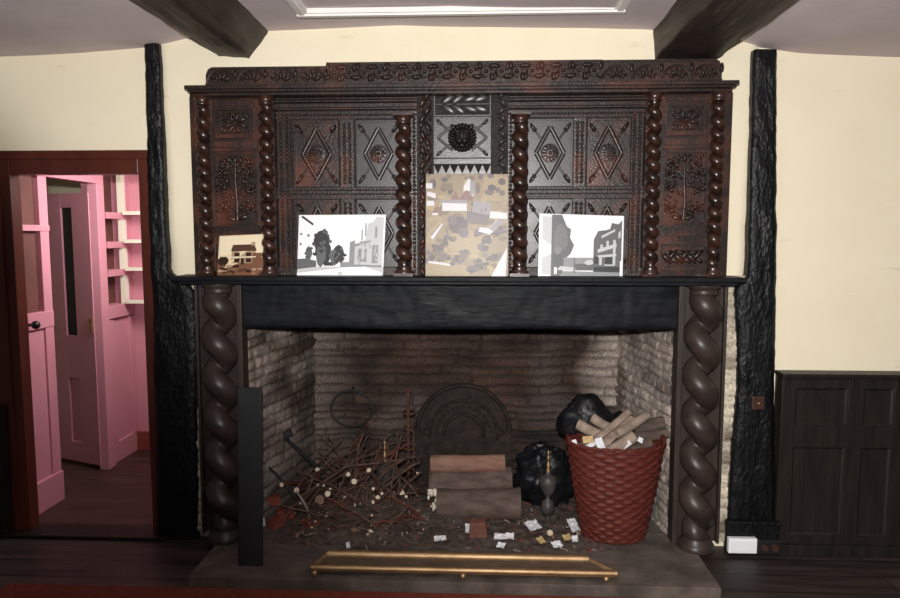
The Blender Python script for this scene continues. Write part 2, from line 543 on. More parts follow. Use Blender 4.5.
def tone_right(f, v, t, r, u):
    c = mixc(WASH, BROWN, .02 + .4 * r * r + .9 * nz(u * 5, v * 7, 4))
    c = mixc(c, GREY, .12 + .8 * nz(u * 4, v * 4, 6))
    return mixc(mixc(c, SOOT, .22), c, t)


def tone_edge(f, v, t, r, u):
    c = mixc((.62, .55, .43), BROWN, .5 * r * r + .7 * nz(u * 5, v * 9, 4))
    return mixc(mixc(c, SOOT, .3), c, t)


YB = 4.30
bl, brt = X(315, YB, 400), X(617, YB, 400)
rubble('wall_hearth_back', (bl - .03, YB, 0), (1, 0, 0), brt - bl + .06, 1.6, tone_back, 3, rows=(.035, .075), lens=(.2, .6), depth=.030)
lv = V((bl, YB, 0)) - V((FX0, YW, 0)); rv_ = V((FX1, YW, 0)) - V((brt, YB, 0))
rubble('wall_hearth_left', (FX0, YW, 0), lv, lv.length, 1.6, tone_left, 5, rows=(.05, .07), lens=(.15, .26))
rubble('wall_hearth_right', (brt, YB, 0), rv_, rv_.length, 1.6, tone_right, 8, rows=(.045, .075), lens=(.12, .26))
rubble('wall_breast_right', (X(714, 3.475, 420), 3.475, 0), (1, 0, 0), .16, 1.36, tone_edge, 11, depth=.012)
rubble('wall_breast_left', (X(190, 3.475, 420), 3.475, 0), (1, 0, 0), .08, 1.36, tone_edge, 13, depth=.012)
m = MB(); m.box(FX0 - .1, FX1 + .1, YW + .16, YB + .06, 1.6, 1.66)  # unseen lid added to stop ambient light leaking in from above
struct(m.build('flue_light_block', IRON))

# --- door frame
YP = WT
YF = YW - .025
m = MB()
xo0, xi0 = X(-20, YF), X(10, YF)
xi1, xo1 = X(147.5, YF, 400), X(160, YF, 400)
zt0, zt1 = Z(174, YF, 80), Z(150.5, YF, 80)
m.box(xo0, xi0, YF, YP + .01, ZF, zt1)
m.box(xi1, xo1, YF, YP + .01, ZF, zt1)
m.box(xi0, xi1, YF, YP + .01, zt0, zt1)
m.box(xo0, xi0 - .05, YF - .014, YF, ZF, zt1); m.box(xi0 - .05, xo1, YF - .014, YF, zt1 - .045, zt1)
struct(m.build('trim_2', REDWOOD, bevel=.004))
m = MB()
m.box(xi0 - .45, xi1 + .1, YF - .05, YP + .03, ZF, ZF + .02)
struct(m.build('trim_3', PANEL, bevel=.004))
# end of the panelling left of the doorway
m = MB(); m.box(-3.2, X(7, 3.44, 450), 3.43, YF, ZF, Z(405, 3.44, 5))
struct(m.build('trim_4', PANEL, bevel=.004))

# --- passage behind the doorway
WXL = -2.54
ya, yb_, ye = PX(58, 400, WXL).y, 4.50, 4.97
YR = yb_ + .09
ZC = 2.16


def zx(py, px=35): return PX(px, py, WXL).z


m = MB()      # partition on the left: plinth, posts, rails, glazed upper part
zpl, zr0, zr1, zb0 = PX(40, 482, WXL).z, zx(331, 30), zx(314, 30), zx(231, 30)
m.box(WXL - .06, WXL + .012, YP, ya, ZF, zpl)
m.box(WXL - .055, WXL - .012, YP, ya, zpl, zr0)
m.box(WXL - .06, WXL, ya - .08, ya, zpl, ZC)
m.box(WXL - .06, WXL + .004, YP, ya, zr0, zr1)
m.box(WXL - .06, WXL + .006, YP, ya, zb0, zb0 + .035)
m.box(WXL - .06, WXL + .006, YP, YR, 1.90, ZC)
m.box(WXL - .06, WXL + .006, yb_, YR, ZF, 1.9)
struct(m.build('wall_left', PINK, bevel=.003))
m = MB(); m.box(WXL - .04, WXL - .03, YP, ya - .08, zr1, 1.9)
struct(m.build('window_1', DARKBACK))
kp = PX(27, 325, WXL)
kn = thing('door_knob', 'round black knob on the pink partition just inside the doorway', 'knob', kp)
m = MB(); m.tube([(WXL - .002, kp.y, kp.z), (WXL + .035, kp.y, kp.z)], .009, 8)
m.build('spindle', BPLAST, kn)
m = MB(); m.sphere((WXL + .05, kp.y, kp.z), .024, .024, .024); m.build('grip', BPLAST, kn)

# far end wall and side of the passage with the shelves
m = MB()
m.box(WXL - .3, -1.35, ye, ye + .08, ZF, ZC)
m.box(-1.45, -1.36, YP, ye, ZF, ZC)
m.box(WXL - .17, WXL - .125, YR + .03, ye, ZF, ZC)
struct(m.build('wall_passage', PINKW))
m = MB(); m.box(WXL - .3, -1.36, YP, ye + .08, ZC, ZC + .05); m.box(-4.4, WXL - .06, YP, 6.2, 2.3, 2.35)
struct(m.build('ceiling_passage', WHITE))
m = MB(); m.box(-4.3, -4.2, YP, 6.2, ZF, 2.3); m.box(-4.3, WXL - .3, 6.1, 6.2, ZF, 2.3)
struct(m.build('wall_far', CREAM))
m = MB(); m.box(X(133, ye - .03, 440), -1.46, ye - .03, ye, ZF, Z(432, ye - .03, 140))
struct(m.build('baseboard_passage', mat('red_skirting', (.26, .05, .04), rough=.6)))

WXS = WXL - .02
sh = thing('shelf_cupboard', 'pink built-in cupboard with open dark shelves above a panelled base', 'cupboard', (WXS, (YR + ye) / 2, ZF))
y0s, y1s = YR + .03, ye
zs = [PX(115, q, WXS).z for q in (305, 271, 243, 214)]
m = MB()
m.box(WXS - .105, WXS, y0s, y1s, ZF, .10); m.box(WXS - .105, WXS - .015, y0s, y1s, .10, zs[0] - .10)
m.box(WXS - .105, WXS + .004, y0s, y0s + .06, .1, zs[0] - .1); m.box(WXS - .105, WXS + .004, y1s - .07, y1s, .1, zs[0] - .1)
m.box(WXS - .105, WXS + .012, y0s, y1s, zs[0] - .09, zs[0])
m.build('base_cabinet', PINK, sh, bevel=.003)
m = MB(); m.box(WXS - .105, WXS - .09, y0s, y1s, zs[0], ZC); m.build('back_panel', DARKBACK, sh)
for z in zs[1:]:
    m = MB(); m.box(WXS - .09, WXS + .02, y0s, y1s - .01, z - .035, z + .01); m.build('shelf', PINK, sh, bevel=.002)
m = MB(); m.box(WXS - .02, WXS + .012, y1s - .13, y1s - .075, zs[0], ZC); m.build('upright', CREAMEDGE, sh)
m = MB(); m.box(WXS - .09, WXS + .004, y1s - .075, y1s, zs[0], ZC); m.build('upright', PINK, sh)
for q, w in ((211.5, 'topmost'), (240, 'second from top'), (268, 'third from top'), (301, 'lowest')):
    zz = Z(q, ye - .2, 130)
    s_ = thing('wall_shelf', '%s of the thin cream-edged pink shelves on the passage end wall' % w, 'shelf', (-2.2, ye - .1, zz), 'shelves on the passage end wall')
    m = MB(); m.box(WXS + .03, -1.47, ye - .14, ye, zz - .018, zz); m.build('board', PINK, s_)
    m = MB(); m.box(WXS + .03, -1.47, ye - .16, ye - .14, zz - .022, zz + .004); m.build('front_edge', CREAMEDGE, s_)

# the pink glazed door standing ajar
h0 = V((WXL - .045, yb_ + .012, ZF)); h1 = V((-3.20, 4.76, ZF))
dl = (h1 - h0); dw = dl.length; dl.normalize(); dn = V((-dl.y, dl.x, 0))
if dn.y > 0: dn = -dn
dh = Z(193, 4.55, 90) - ZF


def dbox(mb, a, b, z0, z1, t0, t1, mi=0):
    vs = [h0 + dl * u + dn * t + V((0, 0, z)) for u in (a, b) for t in (t0, t1) for z in (z0, z1)]
    mb.add(vs, [(0, 1, 3, 2), (4, 6, 7, 5), (0, 4, 5, 1), (2, 3, 7, 6), (0, 2, 6, 4), (1, 5, 7, 3)], mi)


m = MB()
g0, g1 = Z(334, 4.65, 70) - ZF, Z(208, 4.65, 70) - ZF
for a, b in ((0, .17), (.275, .40), (.505, dw)): dbox(m, a, b, .03, dh, -.018, .018)
for a, b in ((.03, .17), (.62, .86), (g0 - .06, g0), (g1, dh)): dbox(m, .1, dw - .08, a, b, -.017, .017)
dbox(m, .1, dw - .05, .1, g0 - .02, -.006, .006)
d = struct(m.build('door_1', PINK, bevel=.003))
for a, b in ((.165, .28), (.395, .51)):
    m = MB(); dbox(m, a, b, g0 - .005, g1 + .005, -.004, .004); m.build('pane', DARKGLASS, d)
m = MB(); dbox(m, 0.005, .035, .95, 1.05, .018, .03); m.build('hinge', BRASS, d)

# ================================================================== TIMBERS
def rough_post(name, label, tab, yf, yb2, m_, seed, amp=.0042):
    mb = MB(); rs = []
    py0, py1 = tab[0][0], tab[-1][0]; n = 120
    for i in range(n + 1):
        py = py0 + (py1 - py0) * i / n
        a, b = interp(tab, py)
        xa_, xb_ = P(a, py, yf).x, P(b, py, yf).x
        z = Z(py, yf, (a + b) / 2)
        if i == n: z = ZF
        ring = []
        K = 9
        per = [(xa_ + (xb_ - xa_) * k / K, yf) for k in range(K)] + [(xb_, yf + (yb2 - yf) * k / 3) for k in range(3)] + \
              [(xb_ + (xa_ - xb_) * k / K, yb2) for k in range(K)] + [(xa_, yb2 + (yf - yb2) * k / 3) for k in range(3)]
        for x, y in per:
            e = min(x - xa_, xb_ - x)
            dx = amp * nz(x * 6, z * 7, seed) + amp * .7 * nz(x * 15, z * 24, seed + 2)
            dy = amp * 1.6 * nz(x * 16, z * 9 + x * 12, seed + 5) + amp * nz(x * 40, z * 22, seed + 6)
            if y == yf: dy += .012 * max(0, 1 - e / .012)
            ring.append(V((x + dx, min(y + dy, YW - .001 if y < yb2 else y), z)))
        rs.append(ring)
    mb.rings(rs, 0, True)
    o = mb.build(name, m_)
    tag(o, label, 'timber post', 'black timber posts beside the fireplace', 'thing')
    return o


rough_post('timber_post', 'rough black timber post between the doorway and the fireplace',
           [(43, 143, 158), (80, 144, 160), (150, 146, 162.5), (200, 147, 164), (272, 150, 167), (284, 151, 189), (296, 152, 194.5), (350, 152.5, 196), (450, 155, 196.5), (555, 157, 196)],
           3.445, 3.499, BLACK, 1)
rough_post('timber_post', 'rough black timber post between the fireplace and the dark wall panelling',
           [(49, 755, 778), (150, 752, 777.5), (277, 749, 777.5), (288, 736, 777), (345, 739, 776), (400, 738, 775), (450, 733, 775), (520, 729, 777), (566, 728, 777)],
           3.43, 3.499, BLACK, 4)


def ceiling_beam(label, bl_, br_, wl, wr, seed):
    """bl_, br_: bottom arrises at the wall; wl, wr: where its sides meet the ceiling"""
    mb = MB(); rs = []
    a, b, c, d2 = P(*bl_, 3.49), P(*br_, 3.49), P(*wr, 3.49), P(*wl, 3.49)
    n = 90
    top = .03
    for i in range(n + 1):
        y = 3.497 - (3.497 + 1.0) * i / n
        cs = [d2 + V((0, 0, top)), d2, a, b, c, c + V((0, 0, top))]
        ring = []
        for j in range(len(cs)):
            p, q = cs[j], cs[(j + 1) % len(cs)]
            for k in range(6):
                r = p + (q - p) * k / 6
                rr = V((r.x, y, r.z))
                rr.x += .014 * nz(y * 2.2, r.x * 3, seed) + .006 * nz(y * 9, r.z * 20, seed + 1)
                rr.z += .012 * nz(y * 2.5, r.x * 4, seed + 3) + .006 * nz(y * 10, r.x * 30, seed + 4)
                ring.append(rr)
        rs.append(ring)
    mb.rings(rs, 0, True)
    o = mb.build('ceiling_beam', BEAM)
    tag(o, label, 'ceiling beam', 'dark ceiling beams', 'thing')


ceiling_beam('rough-hewn dark ceiling beam with a rounded end, above the left side of the overmantel', (219, 57), (251, 58), (199, 40), (270, 33), 2)
ceiling_beam('square dark ceiling beam running to the wall above the right side of the overmantel', (654, 60.5), (712, 61), (652, 36), (722, 44), 7)

# ================================================================== OVERMANTEL
om = thing('overmantel', 'carved dark oak overmantel with twisted columns and a lion mask, standing on the mantel shelf', 'overmantel',
           (X(464, 3.42), 3.44, 1.36))
ZS = 1.36                                     # top of the mantel shelf
YBK = 3.452                                   # face of the back board
m = MB(); m.box(X(193, YBK), X(729, YBK), YBK, 3.4785, ZS, Z(88, YBK)); m.build('backboard', OAKDULL, om)

# cornice
m = MB()
yc = 3.30
m.box(X(187, yc), X(736, yc), yc, 3.4785, Z(86.5, yc), Z(82.5, yc))
m.box(X(190, yc + .02), X(733, yc + .02), yc + .02, 3.4785, Z(89.5, yc + .02), Z(86.5, yc + .02))
m.box(X(193, yc + .05), X(729, yc + .05), yc + .05, 3.4785, Z(93.5, yc + .05), Z(89, yc + .05))
m.build('cornice', OAKH, om, bevel=.003)

# carved cresting above the cornice: three boards
yfz = 3.37
zc0, zc1 = Z(82.5, yc) , Z(63, yfz)


def cresting(pa, pb, zt, kind, re=0):
    xa2, xb2 = X(pa, yfz), X(pb, yfz)
    mb = MB()
    poly = [(xa2, zc0), (xb2, zc0)]
    if re == 1: poly += [(xb2, zt - .035), (xb2 - .012, zt - .01), (xb2 - .03, zt)]
    else: poly += [(xb2, zt)]
    if re == -1: poly += [(xa2 + .03, zt), (xa2 + .012, zt - .01), (xa2, zt - .035)]
    else: poly += [(xa2, zt)]
    mb.prism(poly, yfz, 3.475)
    cr = mb.build('cresting_board', OAKH, om)
    cv = MB()
    h = zt - zc0
    cv.box(xa2, xb2, yfz - .01, yfz, zc0, zc0 + .02); cv.box(xa2 + .03, xb2 - .03, yfz - .006, yfz, zt - .012, zt - .002)
    w = xb2 - xa2
    if kind == 'lunette':
        n = max(2, round(w / .135))
        for i in range(n):
            cx = xa2 + w * (i + .5) / n
            R = min(w / n * .46, h * .72)
            cv.torus((cx, yfz, zc0 + .02), R, .006, n=14, k=6, t0=0, t1=PI)
            for q in (30, 60, 90, 120, 150):
                t = math.radians(q)
                cv.leaf(cx + R * .55 * math.cos(t), yfz, zc0 + .02 + R * .55 * math.sin(t), t, R * .7, .016, .010)
            cv.leaf(cx + w / n / 2, yfz, zc0 + h * .66, PI / 2, h * .4, .02, .009)
    else:
        n = round(w / .075)
        for i in range(n):
            cx = xa2 + w * (i + .5) / n; zz = zc0 + h * .58
            s_ = 1 if i % 2 else -1
            cv.torus((cx, yfz, zz), h * .22, .006, n=14, k=6, t0=0, t1=PI * 1.6)
            cv.dome((cx, yfz, zz), (.011, 0, 0), (0, 0, .011), (0, -.012, 0))
            for q in (40, 130, 220, 310):
                t = math.radians(q)
                cv.leaf(cx + h * .36 * math.cos(t), yfz, zz + h * .3 * math.sin(t), t + .6 * s_, h * .4, .022, .012)
    cv.build('carving', OAKH, cr)


cresting(209, 328, Z(64.5, yfz), 'lunette', -1)
cresting(328, 600, Z(61, yfz), 'scroll')
cresting(600, 718, Z(61.5, yfz), 'lunette', 1)


def bead_row(mb, xa2, xb2, z, y, r=.0065, pitch=.0145, vertical=False, tab=None):
    L_ = (xb2 - xa2); n = max(1, round(L_ / pitch))
    for i in range(n):
        t = xa2 + L_ * (i + .5) / n
        if vertical: c = (z, y, t); u, v = (r, 0, 0), (0, 0, r * 1.15)
        else: c = (t, y, z); u, v = (r * 1.15, 0, 0), (0, 0, r)
        mb.dome(c, u, v, (0, -r * 1.1, 0), n=6, rings=2)


def dentils(mb, xa2, xb2, z0, z1, y, pitch=.016, d=.008):
    n = round((xb2 - xa2) / pitch)
    for i in range(n):
        a = xa2 + (xb2 - xa2) * i / n
        mb.box(a + pitch * .2, a + pitch * .75, y - d, y, z0, z1)


def frame(mb, x0, x1, z0, z1, y0, y1, w):
    mb.box(x0, x1, y0, y1, z1 - w, z1); mb.box(x0, x1, y0, y1, z0, z0 + w)
    mb.box(x0, x0 + w, y0, y1, z0 + w, z1 - w); mb.box(x1 - w, x1, y0, y1, z0 + w, z1 - w)


# ---- columns
def column(name, pxc, Yc, r, a, pitch, ztop, zbot, phase=0, cap=.05, mat_=OAKPOL):
    cx = X(pxc, Yc)
    mb = MB()
    R = r + a
    mb.twist(cx, Yc, zbot + cap, ztop - cap, r, a, pitch, phase=phase)
    c = mb.build(name, mat_, om)
    k = MB()
    k.box(cx - R * 1.15, cx + R * 1.15, Yc - R * 1.15, Yc + R, ztop - .012, ztop)
    k.lathe(cx, Yc, [(R * .8, ztop - cap), (R * .95, ztop - cap * .85), (R * .7, ztop - cap * .7), (R * 1.0, ztop - cap * .4), (R * 1.1, ztop - .012)], 16)
    k.build('capital', OAKPOL, c)
    k = MB()
    k.box(cx - R * 1.15, cx + R * 1.15, Yc - R * 1.15, Yc + R, zbot, zbot + .014)
    k.lathe(cx, Yc, [(R * 1.12, zbot + .014), (R * 1.12, zbot + .022), (R * .8, zbot + cap * .6), (R * .95, zbot + cap * .78), (R * .7, zbot + cap)], 16)
    k.build('base', OAKPOL, c)
    return c


zTop = Z(93, 3.39)
YSC = 3.385
for i, px in enumerate((204.5, 267.5, 652.5, 716)):
    column('twisted_column', px, YSC, .0235, .0135, .0615, zTop, ZS, phase=i * 1.3)
for px in (403.5, 520):
    column('twisted_column', px, 3.39, .0265, .0150, .068, Z(113.5, 3.39), ZS, phase=.6)

# ---- side sections
YS = 3.425


def side_section(p0, p1, pa, pb, flip):
    """p0,p1 outer limits; pa,pb the panel between the two columns"""
    x0, x1, xa2, xb2 = X(p0, YS), X(p1, YS), X(pa, YS), X(pb, YS)
    zt = Z(95, YS)
    mb = MB(); mb.box(x0, x1, YS, YBK, ZS, zt)
    mb.box(x0, xa2 - .004, YS - .012, YS, ZS, zt); mb.box(xb2 + .004, x1, YS - .012, YS, ZS, zt)
    b = mb.build('side_section', OAK, om)
    # small upper panel with its frame and dentil rows
    zf0, zf1 = Z(137, YS), Z(106, YS)
    mb = MB(); frame(mb, xa2 + .02, xb2 - .02, zf0, zf1, YS - .014, YS, .014)
    frame(mb, xa2 + .035, xb2 - .035, zf0 + .015, zf1 - .015, YS - .008, YS, .006)
    dentils(mb, xa2 + .01, xb2 - .01, Z(104, YS), Z(99, YS), YS); dentils(mb, xa2 + .01, xb2 - .01, Z(146, YS), Z(140.5, YS), YS)
    mb.box(xa2, xb2, YS - .008, YS, Z(98, YS), Z(96, YS)); mb.box(xa2, xb2, YS - .01, YS, Z(150, YS), Z(147.5, YS))
    up = mb.build('small_panel', OAK, om)
    mb = MB(); cx, cz = (xa2 + xb2) / 2, (zf0 + zf1) / 2
    for k in range(22):
        mb.leaf(cx + (k % 11 - 5) * .0155, YS, cz + (.036 if k < 11 else -.036), (k % 2 - .5) * 2, .024, .011, .008)
    for q in range(8):
        t = q * PI / 4 + .39
        mb.leaf(cx + .032 * math.cos(t) * 1.25, YS, cz + .03 * math.sin(t), math.atan2(math.sin(t), 1.4 * math.cos(t)), .052, .017, .011)
    mb.dome((cx, YS, cz), (.012, 0, 0), (0, 0, .012), (0, -.014, 0))
    for sx in (-1, 1):
        for sz in (-1, 1):
            mb.leaf(cx + sx * .066, YS, cz + sz * .028, math.atan2(sz, sx), .03, .012, .009)
    mb.build('leaf_carving', OAK, up)
    # tall panel with a carved tree
    zf0, zf1 = Z(224, YS), Z(152, YS)
    mb = MB(); frame(mb, xa2 + .004, xb2 - .004, zf0, zf1, YS - .012, YS, .010)
    frame(mb, xa2 + .018, xb2 - .018, zf0 + .012, zf1 - .012, YS - .006, YS, .004)
    tp = mb.build('tree_panel', OAK, om)
    mb = MB(); h = zf1 - zf0; w = xb2 - xa2
    mb.tube([(cx, YS, zf0 + .02), (cx + .004, YS - .006, zf0 + h * .3), (cx - .002, YS - .008, zf0 + h * .6), (cx, YS - .004, zf1 - .05)], [.010, .008, .007, .004], 7)
    for sx in (-1, 1):
        for (zb, ln, up_) in ((.18, .07, .02), (.42, .075, .05), (.62, .07, .05), (.80, .055, .02)):
            p0_ = V((cx, YS - .003, zf0 + h * zb)); p1_ = p0_ + V((sx * ln * .55, -.002, up_)); p2_ = p0_ + V((sx * ln, 0, up_ * .5))
            mb.tube([p0_, p1_, p2_], [.005, .004, .003], 6)
            for q in range(5):
                t = q / 4 * PI * 1.3 - .3
                mb.leaf(p2_.x + sx * .016 * math.cos(t), YS, p2_.z + .019 * math.sin(t), t if sx > 0 else PI - t, .036, .017, .014)
            mb.leaf(p1_.x, YS, p1_.z + .016, PI / 2 + .3 * sx, .036, .018, .013); mb.leaf(p1_.x, YS, p1_.z - .014, -PI / 2 + .5 * sx, .030, .015, .012)
        mb.leaf(cx + sx * .03, YS, zf0 + .03, .35 if sx > 0 else PI - .35, .06, .022, .010)
    mb.leaf(cx, YS, zf1 - .035, PI / 2, .045, .022, .012)
    rt = random.Random(int(p0))
    for k in range(46):
        u_, v_ = rt.uniform(.10, .90), rt.uniform(.09, .93)
        mb.leaf(xa2 + w * u_, YS, zf0 + h * v_, rt.uniform(.3, 1.2) if u_ > .5 else PI - rt.uniform(.3, 1.2), rt.uniform(.022, .040), rt.uniform(.010, .017), rt.uniform(.007, .013))
    mb.build('tree_carving', OAK, tp)
    # slotted rail and bottom panel
    mb = MB(); mb.box(xa2, xb2, YS - .014, YS, Z(236, YS), Z(226, YS))
    for i in range(4):
        a = xa2 + .02 + (w - .04) * (i + .5) / 4
        mb.box(a - .012, a + .012, YS - .02, YS, Z(229.6, YS), Z(228.4, YS)); mb.box(a - .012, a + .012, YS - .02, YS, Z(235, YS), Z(234, YS))
    mb.build('slotted_rail', OAKGREY if False else OAK, om)
    mb = MB(); zf0, zf1 = Z(269, YS), Z(244, YS)
    frame(mb, xa2 + .004, xb2 - .004, zf0, zf1, YS - .010, YS, .008)
    for i in range(6):
        a = xa2 + .02 + (w - .04) * (i + .5) / 6
        s_ = 1 if i % 2 else -1
        mb.leaf(a, YS, (zf0 + zf1) / 2 + .01 * s_, .8 * s_, .07, .024, .013); mb.leaf(a + .01, YS, (zf0 + zf1) / 2 - .02 * s_, -.5 * s_, .05, .02, .011)
    mb.build('base_panel', OAK, om)


side_section(193, 276, 213.5, 259, False)
side_section(644, 729, 661, 707.5, True)


# ---- lozenge bays
def lozenge_panel(p0, p1, q0, q1, grey):
    Y = YBK
    x0, x1, z0, z1 = X(p0, Y), X(p1, Y), Z(q1, Y), Z(q0, Y)
    wood = OAKGREY if grey else OAK
    mb = MB(); mb.box(x0, x1, Y - .006, Y, z0, z1)
    frame(mb, x0 - .008, x1 + .008, z0 - .008, z1 + .008, Y - .018, Y, .008)
    pn = mb.build('lozenge_panel', wood, om)
    cx, cz = (x0 + x1) / 2, (z0 + z1) / 2; hw = (x1 - x0) * .34; hh = (z1 - z0) * .41
    y = Y - .006
    mb = MB(); cs = [V((cx, y, cz + hh)), V((cx + hw, y, cz)), V((cx, y, cz - hh)), V((cx - hw, y, cz))]
    for i in range(4):
        a, b = cs[i], cs[(i + 1) % 4]
        mb.tube([a + V((0, .001, 0)), b + V((0, .001, 0))], .0115, 8)
    mb.build('lozenge', wood, pn)
    mb = MB(); R = hw * .62
    mb.lathe(0, 0, [(0.001, 0), (R, 0), (R, .005), (R * .9, .006), (0.001, .006)], 20)
    mb.v = [(cx + a, y - c, cz + b) for a, b, c in mb.v]
    for q in range(12):
        t = q * PI / 6
        mb.leaf(cx + R * .62 * math.cos(t), y - .006, cz + R * .62 * math.sin(t), t, R * .62, R * .26, .006)
    mb.torus((cx, y - .004, cz), R, .0035, n=24, k=6)
    mb.dome((cx, y - .006, cz), (R * .24, 0, 0), (0, 0, R * .24), (0, -.01, 0))
    mb.build('rosette', OAK, pn)
    for sx in (-1, 1):
        for sz in (-1, 1):
            ax, az = sx * (x1 - x0) * .46, sz * (z1 - z0) * .44
            p = V((cx + sx * hw * .62, y, cz + sz * hh * .52)); q = V((cx + ax, y, cz + az))
            mb = MB(); d_ = (q - p).normalized(); t = math.atan2(d_.z, d_.x)
            mb.tube([p - d_ * .012, q - d_ * .01], .0055, 6)
            c = q - d_ * .014
            mb.leaf(c.x, y, c.z, t, .058, .021, .018)
            mb.leaf(c.x - d_.x * .012 - d_.z * .007, y, c.z - d_.z * .012 + d_.x * .007, t + 2.5, .02, .007, .008)
            mb.leaf(c.x - d_.x * .012 + d_.z * .007, y, c.z - d_.z * .012 - d_.x * .007, t - 2.5, .02, .007, .008)
            mb.build('arrow', wood, pn)


def bay(pL, pR, panels, mids, strips, greys):
    Y = YBK
    # moulded frieze under the cornice
    mb = MB(); x0, x1 = X(pL, Y), X(pR, Y)
    for q0, q1, d_ in ((96, 99, .022), (100, 102, .03), (103, 107, .02), (107.6, 109.5, .028)):
        mb.box(x0, x1, Y - d_, Y, Z(q1, Y), Z(q0, Y))
    mb.build('frieze_rail', OAKH, om, bevel=.002)
    mb = MB(); mb.box(x0, x1, Y - .01, Y, Z(118, Y), Z(111, Y)); bead_row(mb, x0, x1, Z(114.5, Y), Y - .01, .007, .017); mb.build('beaded_rail', OAKH, om)
    mb = MB(); mb.box(x0, x1, Y - .012, Y, Z(196.5, Y), Z(187.5, Y))
    bead_row(mb, x0, x1, Z(190, Y), Y - .012, .0055, .013); bead_row(mb, x0, x1, Z(194, Y), Y - .012, .0055, .013)
    mb.box(x0, x1, Y - .02, Y, Z(198.5, Y), Z(197, Y)); mb.build('beaded_rail', OAKH, om)
    mb = MB(); mb.box(x0, x1, Y - .018, Y, ZS, Z(267.5, Y)); mb.build('bottom_rail', OAKH, om)
    for a, b, rows in strips:
        mb = MB(); mb.box(X(a, Y), X(b, Y), Y - .014, Y, ZS, Z(112, Y))
        for k in range(rows):
            xx = X(a + (b - a) * (k + .5) / rows, Y)
            bead_row(mb, ZS + .01, Z(113, Y), xx, Y - .014, .0092, .0200, vertical=True)
        mb.build('beaded_stile', OAK, om)
    for a, b in mids:
        for q0, q1 in ((119, 187), (199, 267)):
            mb = MB(); mb.box(X(a, Y), X(b, Y), Y - .012, Y, Z(q1, Y), Z(q0, Y))
            for k in (.3, .7):
                bead_row(mb, Z(q1 - 3, Y), Z(q0 + 3, Y), X(a + (b - a) * k, Y), Y - .012, .0092, .0200, vertical=True)
            mb.build('beaded_muntin', OAK, om)
    for (a, b), g in zip(panels, greys):
        lozenge_panel(a, b, 122, 185, g); lozenge_panel(a, b, 201.5, 265, g)


bay(277, 418, [(297, 338), (359, 399)], [(341.5, 354.5)], [(279.5, 291.5, 2), (411.5, 417.5, 1)], (0, 1))
bay(507, 643, [(529, 570), (588, 627)], [(573, 584.5)], [(630, 641, 2), (507.5, 513.5, 1)], (1, 0))

# ---- centre bay with the lion mask
YC = 3.415
mb = MB(); mb.box(X(417, YC), X(508, YC), YC, YBK, ZS, Z(91, YC)); mb.build('centre_section', OAKDULL, om)
for a, b, kind in ((418, 433.5, 'leaf'), (491, 507.5, 'zig')):
    mb = MB(); x0, x1 = X(a, YC), X(b, YC)
    mb.box(x0, x1, YC - .012, YC, ZS, Z(91.5, YC)); mb.box(x0, x0 + .006, YC - .018, YC, ZS, Z(91.5, YC)); mb.box(x1 - .006, x1, YC - .018, YC, ZS, Z(91.5, YC))
    if kind == 'zig': mb.box(x0 + .012, x0 + .022, YC - .02, YC, ZS, Z(91.5, YC))
    st = mb.build('carved_stile', OAKDULL, om)
    mb = MB(); h = Z(92, YC) - ZS; n = 24; off = .012 if kind == 'zig' else 0
    for i in range(n):
        z = ZS + h * (i + .5) / n; s_ = 1 if i % 2 else -1; cx = (x0 + x1) / 2 + off
        if kind == 'leaf':
            mb.leaf(cx + .012 * s_, YC - .012, z, 1.05 if (i // 4) % 2 else 2.1, .062, .026, .017); mb.leaf(cx - .018 * s_, YC - .012, z + .01, 2.0 if (i // 4) % 2 else 1.1, .045, .018, .011)
        else:
            mb.leaf(cx, YC - .012, z, .75 * s_, .056, .020, .016); mb.leaf(cx + .012 * s_, YC - .012, z + .01, -.75 * s_, .03, .013, .010); mb.dome((cx + .012 * s_, YC - .012, z + .012), (.006, 0, 0), (0, 0, .006), (0, -.007, 0), n=6, rings=2)
    mb.build('leaf_carving', OAKGREY if kind == 'zig' else OAK, st)
x0, x1 = X(434, YC), X(490.5, YC)
mb = MB(); frame(mb, x0, x1, Z(116.5, YC), Z(92, YC), YC - .01, YC, .006); fp = mb.build('foliage_panel', OAKGREY, om)
mb = MB()
cx = (x0 + x1) / 2; cz = (Z(116.5, YC) + Z(92, YC)) / 2
mb.tube([(x0 + .01, YC - .004, cz), (x1 - .01, YC - .004, cz)], .004, 6)
for fx in (-.088, -.04, .02, .07):
    for s_ in (1, -1):
        mb.leaf(cx + fx + .02, YC, cz + s_ * .024, s_ * (.28 if fx > 0 else .6), .098, .042, .011)
mb.build('leaf_carving', OAKGREY, fp)
za, zb = Z(158, YC), Z(117.5, YC)
mb = MB(); frame(mb, x0, x1, za, zb, YC - .016, YC, .007); mb.box(x0 + .007, x1 - .007, YC - .004, YC, za, zb)
lp = mb.build('lion_panel', OAKGREY, om)
cz = (za + zb) / 2; y = YC - .004
for s_ in (-1, 1):
    mb = MB()
    mb.tube([(cx + s_ * .045, y, cz + .062), (cx + s_ * .12, y, cz)], .007, 8)
    mb.tube([(cx + s_ * .045, y, cz - .062), (cx + s_ * .12, y, cz)], .007, 8)
    for q in (-1, 1):
        mb.tube([(cx + s_ * .06, y, cz + q * .03), (cx + s_ * .118, y, cz + q * .08)], .006, 8)
        mb.leaf(cx + s_ * .112, y, cz + q * .074, math.atan2(q, s_), .04, .018, .009)
    mb.build('lozenge', OAKGREY, lp)
R = .068
lz = MB()
lz.sphere((cx, y, cz), R * .70, .058, R * .74, 22, 14)                       # head
